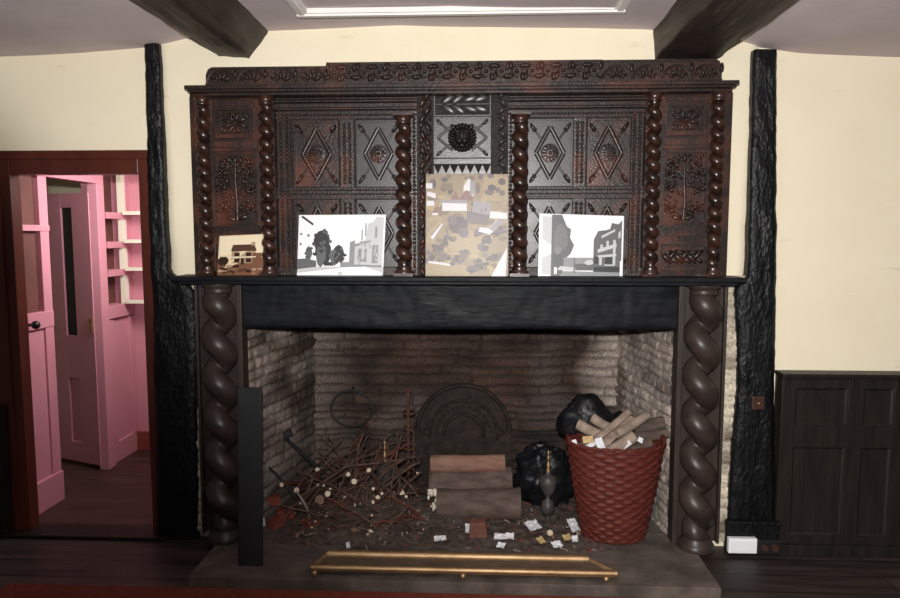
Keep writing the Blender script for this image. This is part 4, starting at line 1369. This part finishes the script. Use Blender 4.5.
m = MB(); c = P(544, 480, 3.88); m.sphere((c.x, 3.88, c.z), .165, .10, .20, 56, 40, fn=lambda d_: crumple(3, .22, 2.4)(d_) + .10 * abs(nz(d_.x * 7, d_.y * 7, d_.z * 7)))
m.v = [(x, y, max(z, HZ)) for x, y, z in m.v]
tag(m.build('plastic_sack', PLASTIC), 'crumpled black plastic sack lying on the hearth behind the firedog', 'plastic sack')

# ================================================================== BASKET
KY = .64
bc = V((X(614, 3.455, 500), 3.455, HZ))
bk = thing('log_basket', 'red-brown woven wicker basket full of firewood at the right side of the hearth', 'basket', bc)
rb0, rb1 = .155, .246; zr1 = P(616, 452, bc.y - rb1 * KY).z
m = MB(); NS = 28; rows = 23; per = 6; K = NS * 6; rs = []
for j in range(rows * per + 1):
    t = j / (rows * per)
    z = HZ + .004 + (zr1 - HZ - .004) * t
    rad = rb0 + (rb1 - rb0) * (t ** .85)
    row = min(rows - 1, j // per); loc = (j % per) / per if j < rows * per else 1
    prof = math.sin(loc * PI) ** .6 if 0 < loc < 1 else 0
    ring = []
    for k in range(K):
        q = 2 * PI * k / K
        w = math.tanh(2.2 * math.cos(NS / 2 * q + PI * row)) + .35 * nz(k * .7, row * 3.1, 5)
        rr = rad + .0045 * w * prof - .003 * (1 - prof)
        ring.append(V((bc.x + rr * math.cos(q), bc.y + KY * rr * math.sin(q), z)))
    rs.append(ring)
m.rings(rs, 0, True, False)
inn = [[V((bc.x + (rb0 + (rb1 - rb0) * t - .014) * math.cos(2 * PI * k / K), bc.y + KY * (rb0 + (rb1 - rb0) * t - .014) * math.sin(2 * PI * k / K), HZ + .006 + (zr1 - HZ - .006) * t)) for k in range(K)] for t in (0, .5, 1)]
m.rings(inn, 0, True, False); m.add(inn[0], [tuple(range(K))])
m.build('woven_body', WICKER, bk, flip=False)
m = MB()
for a in (0, PI):
    pts = [V((bc.x + (rb1 - .004 + .006 * math.cos(14 * q + a)) * math.cos(q), bc.y + KY * (rb1 - .004 + .006 * math.cos(14 * q + a)) * math.sin(q), zr1 + .004 + .005 * math.sin(14 * q + a))) for q in [2 * PI * k / 168 for k in range(169)]]
    m.tube(pts, .0075, 6)
m.build('rim', WICKER, bk)
for s_ in (-1, 1):
    m = MB()
    for a in (0, 2.1, 4.2):
        pts = []
        for k in range(25):
            t = PI * k / 24
            q = (math.pi if s_ < 0 else 0) - .25 * s_ * math.cos(t) * -1
            R_ = rb1 - .006 + .006 * math.cos(10 * t + a)
            pts.append(V((bc.x + R_ * math.cos(q), bc.y + KY * R_ * math.sin(q), zr1 + .030 * math.sin(t) + .006 * math.sin(10 * t + a))))
        m.tube(pts, .006, 6)
    m.build('handle', WICKER, bk)
# what fills the basket below the logs
m = MB(); r = random.Random(21)
for i in range(230):
    q = r.uniform(0, 2 * PI); rr = (r.random() ** .5) * .20
    p = V((bc.x + rr * math.cos(q), bc.y + KY * rr * math.sin(q), r.uniform(zr1 - .11, zr1 - .005)))
    d_ = V((r.uniform(-1, 1), r.uniform(-1, 1), r.uniform(-.3, .3))).normalized() * r.uniform(.02, .045)
    if max(math.hypot(e_.x - bc.x, (e_.y - bc.y) / KY) for e_ in (p + d_, p - d_)) > .215: d_ *= .2
    m.bar(p - d_, p + d_, r.uniform(.008, .022), r.uniform(.004, .012))
k0 = len(m.v); m.lathe(bc.x, bc.y, [(.19, zr1 - .14), (.205, zr1 - .09), (.1, zr1 - .06), (.01, zr1 - .05)], 24)
m.v = m.v[:k0] + [(x, bc.y + (y - bc.y) * KY, z) for x, y, z in m.v[k0:]]
tag(m.build('wood_chips', ASH), 'loose wood chips and scraps filling the basket under the firewood', 'wood chips', kind='stuff')

BL = [  # end A, end B (places in the photo), distance, radius, split, label
    ((578, 424), (604, 436), 3.56, 3.50, .028, 0, 'short round log end at the left of the basket, below the black sack'),
    ((592, 417.5), (612, 429), 3.62, 3.58, .026, 0, 'pale stubby log poking up in the basket in front of the black sack'),
    ((628, 413), (594, 441), 3.60, 3.46, .022, 1, 'long pale split log slanting across the middle of the basket, upper of two'),
    ((632, 417), (603, 444), 3.58, 3.46, .022, 1, 'long pale split log slanting across the middle of the basket, lower of two'),
    ((645, 416), (616, 434), 3.60, 3.50, .026, 0, 'round grey-brown log slanting up right in the basket'),
    ((634, 436), (604, 455), 3.46, 3.42, .030, 0, 'thick log lying low at the front of the basket'),
    ((634, 427), (664, 422), 3.66, 3.66, .036, 0, 'gnarled thick log at the back right of the basket'),
    ((636, 437), (668, 433), 3.56, 3.58, .026, 0, 'gnarled log end sticking out over the right rim of the basket'),
    ((650, 442), (625, 452), 3.50, 3.46, .026, 0, 'dark short log at the right front of the basket beneath the gnarled ones'),
    ((583, 440), (610, 444), 3.48, 3.50, .024, 0, 'short log lying behind the white papers in the basket'),
]
for i, (a, b, ya_, yb3, rr, sp, lab) in enumerate(BL):
    gn = 'gnarled' in lab or 'dark' in lab
    log('firewood_log', lab, P(*a, ya_ - .075), P(*b, yb3 - .075), rr, rr * .95, LOGGREY if gn else KIND, 'firewood in the basket', cut=KIND, seed=i * 3.3, bend=.004, n=14 if not sp else 10, split=bool(sp))


def sheet(name, label, cat, c, u, v, m_, group, seed=0, crease=.006):
    mb = MB(); c, u, v = V(c), V(u), V(v); n = u.cross(v).normalized(); N_ = 6
    top = [c + u * (i / N_ - .5) + v * (j / N_ - .5) + n * crease * nz(i * .9 + seed, j * .9, seed) for j in range(N_ + 1) for i in range(N_ + 1)]
    W = N_ + 1
    mb.add(top, [(j * W + i, j * W + i + 1, (j + 1) * W + i + 1, (j + 1) * W + i) for j in range(N_) for i in range(N_)], 0, False)
    ob = mb.build(name, m_, flip=False)
    so = ob.modifiers.new('thickness', 'SOLIDIFY'); so.thickness = .0012
    tag(ob, label, cat, group)
    return ob


for i, (px, py, w, h, ang, mt_, lab) in enumerate([
    (574.5, 445, .025, .03, .3, PAPER, 'small white paper scrap at the left edge of the basket top'),
    (590, 447.5, .06, .022, .65, PAPER, 'white paper strip lying aslant in the left front of the basket'),
    (600, 445.5, .036, .05, .35, PAPER, 'folded white paper standing at the centre front of the basket'),
    (625, 447.5, .062, .022, .7, PAPER, 'white paper strip lying aslant in the right front of the basket'),
    (640.5, 442, .026, .022, -.5, PAPER, 'small white paper scrap below the gnarled log in the basket'),
    (588, 441.5, .05, .028, .15, PAPERY, 'yellow-brown paper piece between log and papers in the basket')]):
    c = P(px, py - 2, (3.43, 3.375, 3.345, 3.345, 3.36, 3.36)[i])
    u = V((math.cos(ang), -.1, math.sin(ang))) * w; v = V((-math.sin(ang), .5, math.cos(ang))) * h
    sheet('paper_scrap', lab, 'paper', c, u, v, mt_, 'papers in the basket', i)

# black sack draped over the back of the basket
m = MB(); c = P(590, 417, 3.64)


def sack(d):
    return crumple(8, .13, 2.0)(d)


m.sphere((0, 0, 0), .172, .085, .130, 44, 28, fn=sack)
vs = []
for x, y, z in m.v:
    t = x / .15
    vs.append((c.x + x, 3.64 + y, c.z - .005 + z * (1.05 - .35 * max(0, t)) - .055 * max(0, t) ** 1.2 - (.03 if t < -.5 else 0)))
m.v = vs
m.sphere(tuple(P(620, 422, 3.66)), .08, .05, .05, 24, 14, fn=crumple(2, .25, 2.5))
tag(m.build('plastic_sack', PLASTIC), 'shiny black plastic sack bulging out of the back of the wicker basket', 'plastic sack')

# ================================================================== HEARTH LITTER
def twig(p, q, r0, r1, m_, bend, seed, n=7):
    rnd = random.Random(seed); p, q = V(p), V(q); K = 7
    off = V((rnd.uniform(-1, 1), rnd.uniform(-1, 1), rnd.uniform(-.4, .8))) * bend
    pts = []
    for i in range(K + 1):
        t = i / K
        j = V((nz(t * 3, seed), nz(t * 3, seed + 50), nz(t * 3, seed + 90))) * bend * .5
        pts.append(p + (q - p) * t + off * math.sin(PI * t) + j)
    mb = MB(); mb.tube(pts, [r0 + (r1 - r0) * i / K for i in range(K + 1)], n, 0, 1)
    mb.v = [(x, min(y, 4.24), max(z, HZ + .001)) for x, y, z in mb.v]
    return mb.build('twig', [m_, CUT])


r = random.Random(12)
G = 'kindling heap on the left of the hearth'


def lx(Y): return FX0 + .06 + (Y - YW) * .17


i = 0
while i < 190:
    px = r.gauss(345, 42)
    if not 268 < px < 425: continue
    if i < 48:       # sticks whose cut ends face the room
        py = r.uniform(468, 535); Y = r.uniform(3.50, 3.72); p = P(px, py, Y)
        if p.z < HZ + .02: p.z = HZ + .02
        if p.z > .34: continue
        q = p + V((r.uniform(-.22, .22), r.uniform(.22, .48), r.uniform(-.10, .10)))
        rr = r.choice([.006, .008, .009, .011, .013, .016])
    elif i > 130:    # low ones in front
        Y = r.uniform(3.36, 3.62); p = P(px, 500, Y); p.z = HZ + r.uniform(.008, .09)
        an = r.uniform(0, 2 * PI); ln = r.uniform(.12, .34)
        q = p + V((math.cos(an) * ln, math.sin(an) * ln * .6, r.uniform(-.02, .10))); q.y = max(q.y, 3.33)
        rr = r.choice([.004, .005, .006, .008])
    else:            # crossing and upright ones
        Y = r.uniform(3.50, 3.95); p = P(px, 500, Y); p.z = HZ + r.uniform(.01, .16)
        an = r.uniform(0, 2 * PI); ln = r.uniform(.22, .5)
        q = p + V((math.cos(an) * ln, abs(math.sin(an)) * ln * .5, r.uniform(.02, .34)))
        rr = r.choice([.004, .005, .006, .007, .009])
    q.y = min(q.y, 4.2); q.z = max(q.z, HZ + .015)
    if q.z > .47 or q.x > P(425, 480, q.y).x or q.x < lx(q.y) + .1 or p.x < lx(p.y) + .05: continue
    if p.z > .12 and q.z > .12: q.z = HZ + .03 if i < 48 else q.z
    o = twig(p, q, rr, rr * r.uniform(.45, .8), r.choice([BARK, BARK, BARK, BARK, BARK, BARK, BARKR]), r.uniform(.01, .05), i)
    if i < 48: tag(o, 'brown cut stick in the kindling heap, its pale sawn end towards the room', 'stick', 'cut sticks in the kindling heap')
    else: tag(o, 'thin bare brown twig in the tangled kindling heap left of the logs', 'twig', 'thin twigs in the kindling heap')
    i += 1

# singled-out pieces of the heap
def special(name, label, cat, pts, rads, m_, n=8, cap=CUT, group=None):
    mb = MB(); mb.tube(pts, rads, n, 0, 1); return tag(mb.build(name, [m_, cap]), label, cat, group)


special('branch', 'long thin branch arching over the kindling heap towards the logs', 'branch',
        [P(302, 496, 3.60), P(325, 481, 3.60), P(347, 466, 3.62), P(380, 463, 3.68), P(415, 457, 3.78)], [.008, .008, .008, .007, .005], BARK)
special('branch', 'upright forked brown branch standing in the middle of the kindling heap', 'branch',
        [P(352, 505, 3.66), P(356, 470, 3.70), P(359, 445, 3.75), P(364, 433, 3.77)], [.013, .012, .009, .005], BARK)
special('branch', 'slender dark branch lying low across the front of the kindling heap', 'branch',
        [P(310, 522, 3.53), P(335, 518, 3.52), P(350, 526, 3.50), P(372, 531, 3.48)], [.011, .010, .009, .006], IRON)
for k, (px, py, rr, lab) in enumerate([(355.5, 546, .028, 'round orange-brown log end with pale centre at the front of the hearth'), (370, 550, .020, 'small pale round log end behind the fender, in front of the twigs'),
                                       (329.5, 525, .032, 'pinkish sawn log end at the front left of the kindling heap'), (319.5, 500, .026, 'grey sawn log end in the left of the kindling heap'), (367, 519, .021, 'white sawn stick end in the right front of the kindling heap')]):
    Y = 3.40 if py > 540 else 3.55
    p = P(px, py, Y); p.z = max(p.z, HZ + rr * 1.1)
    q = p + V((.02 * (k - 2), .22, -.015 if p.z > .1 else 0)); q.z = max(q.z, HZ + rr * 1.1)
    log('firewood_log', lab, p, q, rr, rr, LOGGREY if k != 2 else LOGPINK, 'sawn log ends in the kindling heap', cut={0: LOGPINK, 1: CUT, 2: LOGPINK, 3: CUTD, 4: CUT}[k], seed=k, bend=.003)

# broken bricks on the left
for k, (px, py, s_, ang, lab) in enumerate([
        (285, 516, (.09, .06, .05), .3, 'broken red brick at the left foot of the kindling heap, nearest the left column'),
        (276, 536, (.07, .06, .055), 1.0, 'small broken dark red brick lump beside the upright grey board'),
        (312, 537, (.08, .06, .06), .9, 'tilted red brick fragment in front of the kindling heap'),
        (272, 500, (.08, .06, .05), .2, 'small red brick fragment against the left reveal behind the grey board'),
        (478, 541, (.085, .05, .10), .15, 'brown brick leaning in the middle of the hearth among paper scraps')]):
    Y = (3.62, 3.5, 3.47, 3.7, 3.42)[k]
    c = P(px, py, Y); rnd = random.Random(k)
    mb = MB(); mb.box(-s_[0] / 2, s_[0] / 2, -s_[1] / 2, s_[1] / 2, 0, s_[2])
    mb.v = [(x + rnd.uniform(-1, 1) * s_[0] * .12, y + rnd.uniform(-1, 1) * s_[1] * .12, max(0, z + rnd.uniform(-1, 1) * s_[2] * .15) if z else 0) for x, y, z in mb.v]
    mb.v = [(c.x + x * math.cos(ang) - y * math.sin(ang), Y + x * math.sin(ang) + y * math.cos(ang), HZ + z + (max(0, c.z - HZ - s_[2] / 2) if k in (0, 3) else 0)) for x, y, z in mb.v]
    tag(mb.build('brick', BRICKBR if k == 4 else BRICKRED, bevel=.005), lab, 'brick', 'loose bricks on the hearth')

# ash bed: mound of ash and small bits under everything
m = MB(); r = random.Random(31)


def ash(u, v):
    x = -1.05 + 1.75 * u; y = 3.30 + .95 * v
    lx_ = lx(y) + .02
    x = max(x, lx_)
    e = min(1, min(u, 1 - u) / .08, min(v, 1 - v) / .12)
    hl = math.exp(-((x + .68) / .30) ** 2 - ((y - 3.78) / .28) ** 2) * .13
    hm = math.exp(-((x + .1) / .5) ** 2 - ((y - 3.9) / .3) ** 2) * .02
    return V((x, y, HZ + .0005 + max(0, e * (hl + hm + .008 + .010 * nz(x * 9, y * 9, 2) + .008 * nz(x * 25, y * 25, 3)))))


m.grid(ash, 120, 70)
for i in range(620):
    x = r.uniform(-1.0, .62); y = r.uniform(3.27, 3.85)
    if x < lx(y) + .03: continue
    u = (x + 1.05) / 1.75; v = max(0, (y - 3.30) / .95)
    z = ash(u, v).z if 0 < v < 1 else HZ
    an = r.uniform(0, PI); L_ = r.uniform(.005, .022)
    m.bar((x - L_ * math.cos(an), y - L_ * math.sin(an), z + .003), (x + L_ * math.cos(an), y + L_ * math.sin(an), z + .003 + r.uniform(0, .01)), r.uniform(.003, .011), r.uniform(.002, .006), m=r.choice([0, 0, 0, 0, 1, 1, 1, 2, 3]))
tag(m.build('ash_bed', [ASH, BARK, KIND, BRICKRED]), 'grey ash, bark and splinters covering the hearth under the sticks and logs', 'ash', kind='stuff')

# paper scraps and pale litter lying on the hearth
for k, (px, py, w, d_, an, mt_, lab) in enumerate([
        (475, 528, .10, .05, .05, PAPER, 'white crumpled paper behind the leaning brown brick on the hearth'),
        (504, 536, .10, .03, -.1, PAPER, 'long flat white paper scrap right of the leaning brown brick'),
        (501, 545, .04, .025, -.4, PAPER, 'small white paper scrap near the fender, right of the brown brick'),
        (533, 525, .07, .05, .5, PAPER, 'white paper scrap at the left foot of the firedog'),
        (557, 544, .05, .03, .3, PAPER, 'white torn paper scrap between the firedog and the fender'),
        (573.5, 525, .045, .07, .2, PAPER, 'white rag of paper at the left foot of the wicker basket'),
        (575, 538.5, .03, .03, .0, PAPER, 'small square white card by the left foot of the wicker basket'),
        (440, 538, .06, .025, .15, PAPER, 'pale grey paper scrap left of the leaning brown brick'),
        (541, 540, .035, .03, .6, PAPERY, 'yellow-brown paper scrap in front of the firedog'),
        (567, 537, .04, .03, .2, PAPERY, 'yellow-brown paper scrap beside the small square white card'),
        (348, 545, .018, .03, .3, PAPER, 'tiny white paper scrap beside the orange-brown log end'),
        (262, 522, .03, .05, .4, PAPER, 'grey-white paper scrap behind the upright grey board')]):
    c = PF(px, py, HZ + .03)
    u = V((math.cos(an), math.sin(an), .08)) * w; v = V((-math.sin(an), math.cos(an), .28)) * d_ * 1.4
    sheet('paper_scrap', lab, 'paper', c, u, v, mt_, 'papers on the hearth', k, crease=.009)
c = PF(550, 533, HZ + .018)
m = MB(); m.sphere((c.x, c.y, HZ + .018), .017, .017, .017, 14, 9)
tag(m.build('ball', CUT), 'small pale wooden ball in front of the firedog', 'ball')

# white lichen-like lump at the left end of the logs
m = MB(); c = P(433, 499, 3.68)
r = random.Random(5)
for i in range(16):
    m.sphere((c.x + r.uniform(-.028, .028), 3.68 + r.uniform(-.015, .015), c.z + r.uniform(-.05, .05)), r.uniform(.008, .018), .011, r.uniform(.008, .018), 8, 6, fn=crumple(i, .4, 3))
m.tube([(c.x, 3.685, c.z - .03), (c.x + .005, 3.70, HZ + .01)], .008, 6)
tag(m.build('plaster_ornament', mat('chalk_white', (.74, .70, .56), (.6, .55, .42), rough=.9, bump=.4)), 'white knobbly plaster lump standing at the left end of the log stack', 'ornament')

# ---- ironwork in the fireplace
m = MB(); c = P(352, 408, 4.22); m.torus((c.x, 4.205, c.z), .130, .007, (1, 0, 0), (0, .05, .86), n=48, k=8)
m.tube([(c.x, 4.21, c.z + .112), (c.x, 4.28, c.z + .118)], .008, 6)
tag(m.build('iron_hoop', IRON), 'thin black iron hoop hanging on the back wall left of the fireback', 'iron hoop')

rs_ = thing('iron_stand', 'rusty upright iron stand with cross-pieces between the kindling heap and the logs', 'iron stand', (X(409, 3.95, 470), 3.95, HZ))
Yr = 3.95


def pr(px, py): return P(px, py, Yr)


zb_ = HZ
m = MB(); t_ = pr(408, 391); m.tube([(t_.x, Yr, zb_), (t_.x, Yr, t_.z)], .010, 8); m.sphere((t_.x, Yr, t_.z), .012, .012, .016, 8, 6); m.build('pole', RUST, rs_)
for q in (412, 428, 447):
    c = pr(409, q); m = MB(); m.torus((c.x, Yr, c.z), .032 if q != 428 else .022, .006, (1, 0, 0), (0, .9, .3), n=20, k=6); m.build('collar', RUST, rs_)
c = pr(414, 430); e = pr(414, 478); m = MB(); m.tube([(c.x, Yr - .02, c.z), (e.x, Yr - .02, e.z)], .006, 6); m.bar((t_.x, Yr, c.z), (c.x, Yr - .02, c.z), .01, .01); m.build('side_rod', RUST, rs_)
for s_ in (-1, 0, 1):
    m = MB(); m.tube([(t_.x, Yr, HZ + .12), (t_.x + .10 * s_, Yr - .06 + .14 * (s_ == 0), HZ + .01)], .008, 6); m.build('foot', RUST, rs_)

hm = thing('hammer', 'dark long-handled hammer leaning in the left corner of the fireplace', 'hammer', tuple(P(310, 470, 3.9)))
m = MB(); a, b = P(283, 436, 3.86), P(318, 468, 3.74); m.tube([a, (a + b) / 2, b], [.011, .012, .013], 8); m.build('handle', IRON, hm)
d_ = V((.85, .1, .42)); m = MB(); m.bar(a - d_ * .055, a + d_ * .055, .036, .036); m.build('head', IRON, hm, bevel=.004)
pk = special('iron_poker', 'dark straight iron rod leaning behind the upright grey board', 'poker', [P(258, 457, 3.72), P(280, 478, 3.66), P(296, 497, 3.62)], [.009, .009, .008], IRON, cap=IRON)
pts = []
for k in range(15):
    t = k / 14
    pts.append(P(296 + 13 * math.sin(t * PI * .62), 491 + 34 * t, 3.54))
special('sickle_blade', 'curved pale metal hook standing among the broken bricks left of the kindling heap', 'hook', pts, [.003 + .006 * math.sin(PI * (k + .5) / 15) for k in range(15)],
        mat('dull_steel', (.30, .26, .22), (.2, .16, .13), rough=.5, metal=.6), cap=IRON)

# ================================================================== LIGHT
w = bpy.data.worlds.new('world'); scn.world = w; w.use_nodes = True
bg = w.node_tree.nodes['Background']; bg.inputs['Color'].default_value = (1, .95, .92, 1); bg.inputs['Strength'].default_value = .055

fl = bpy.data.lights.new('camera_flash', 'SPOT')
fl.energy = 505; fl.color = (1, .98, .955); fl.shadow_soft_size = .03
fl.spot_size = 2 * 1.38244; fl.spot_blend = .623
fo = bpy.data.objects.new('camera_flash', fl); COL.objects.link(fo)
fo.location = (-.02, .0, 1.70)
zx_ = -(RM @ V(((1394.8 - 450) / F, -(-130.95 - 299) / F, -1))).normalized()
xx_ = (RM @ V((0, 1, 0))).cross(zx_).normalized(); yx_ = zx_.cross(xx_)
q = Matrix((xx_, yx_, zx_)).transposed() @ Matrix.Rotation(-.2809, 3, 'Z')
fo.rotation_euler = q.to_euler()
fo.scale = (6.734, 1, 1)

hl = bpy.data.lights.new('passage_fill', 'AREA'); hl.energy = 16; hl.size = .5; hl.color = (1, .96, .92)  # added fill lamp that brightens the pink passage, no visible source
ho = bpy.data.objects.new('passage_fill', hl); COL.objects.link(ho)
ho.location = (-1.62, 4.05, ZC - .12)
ho.rotation_euler = V((-.85, .22, -.55)).to_track_quat('-Z', 'Y').to_euler()
hl.spread = math.radians(125)

scn.view_settings.view_transform = 'Standard'
scn.view_settings.look = 'None'
scn.view_settings.gamma = 1
scn.view_settings.use_curve_mapping = False
scn.view_settings.exposure = 0.0
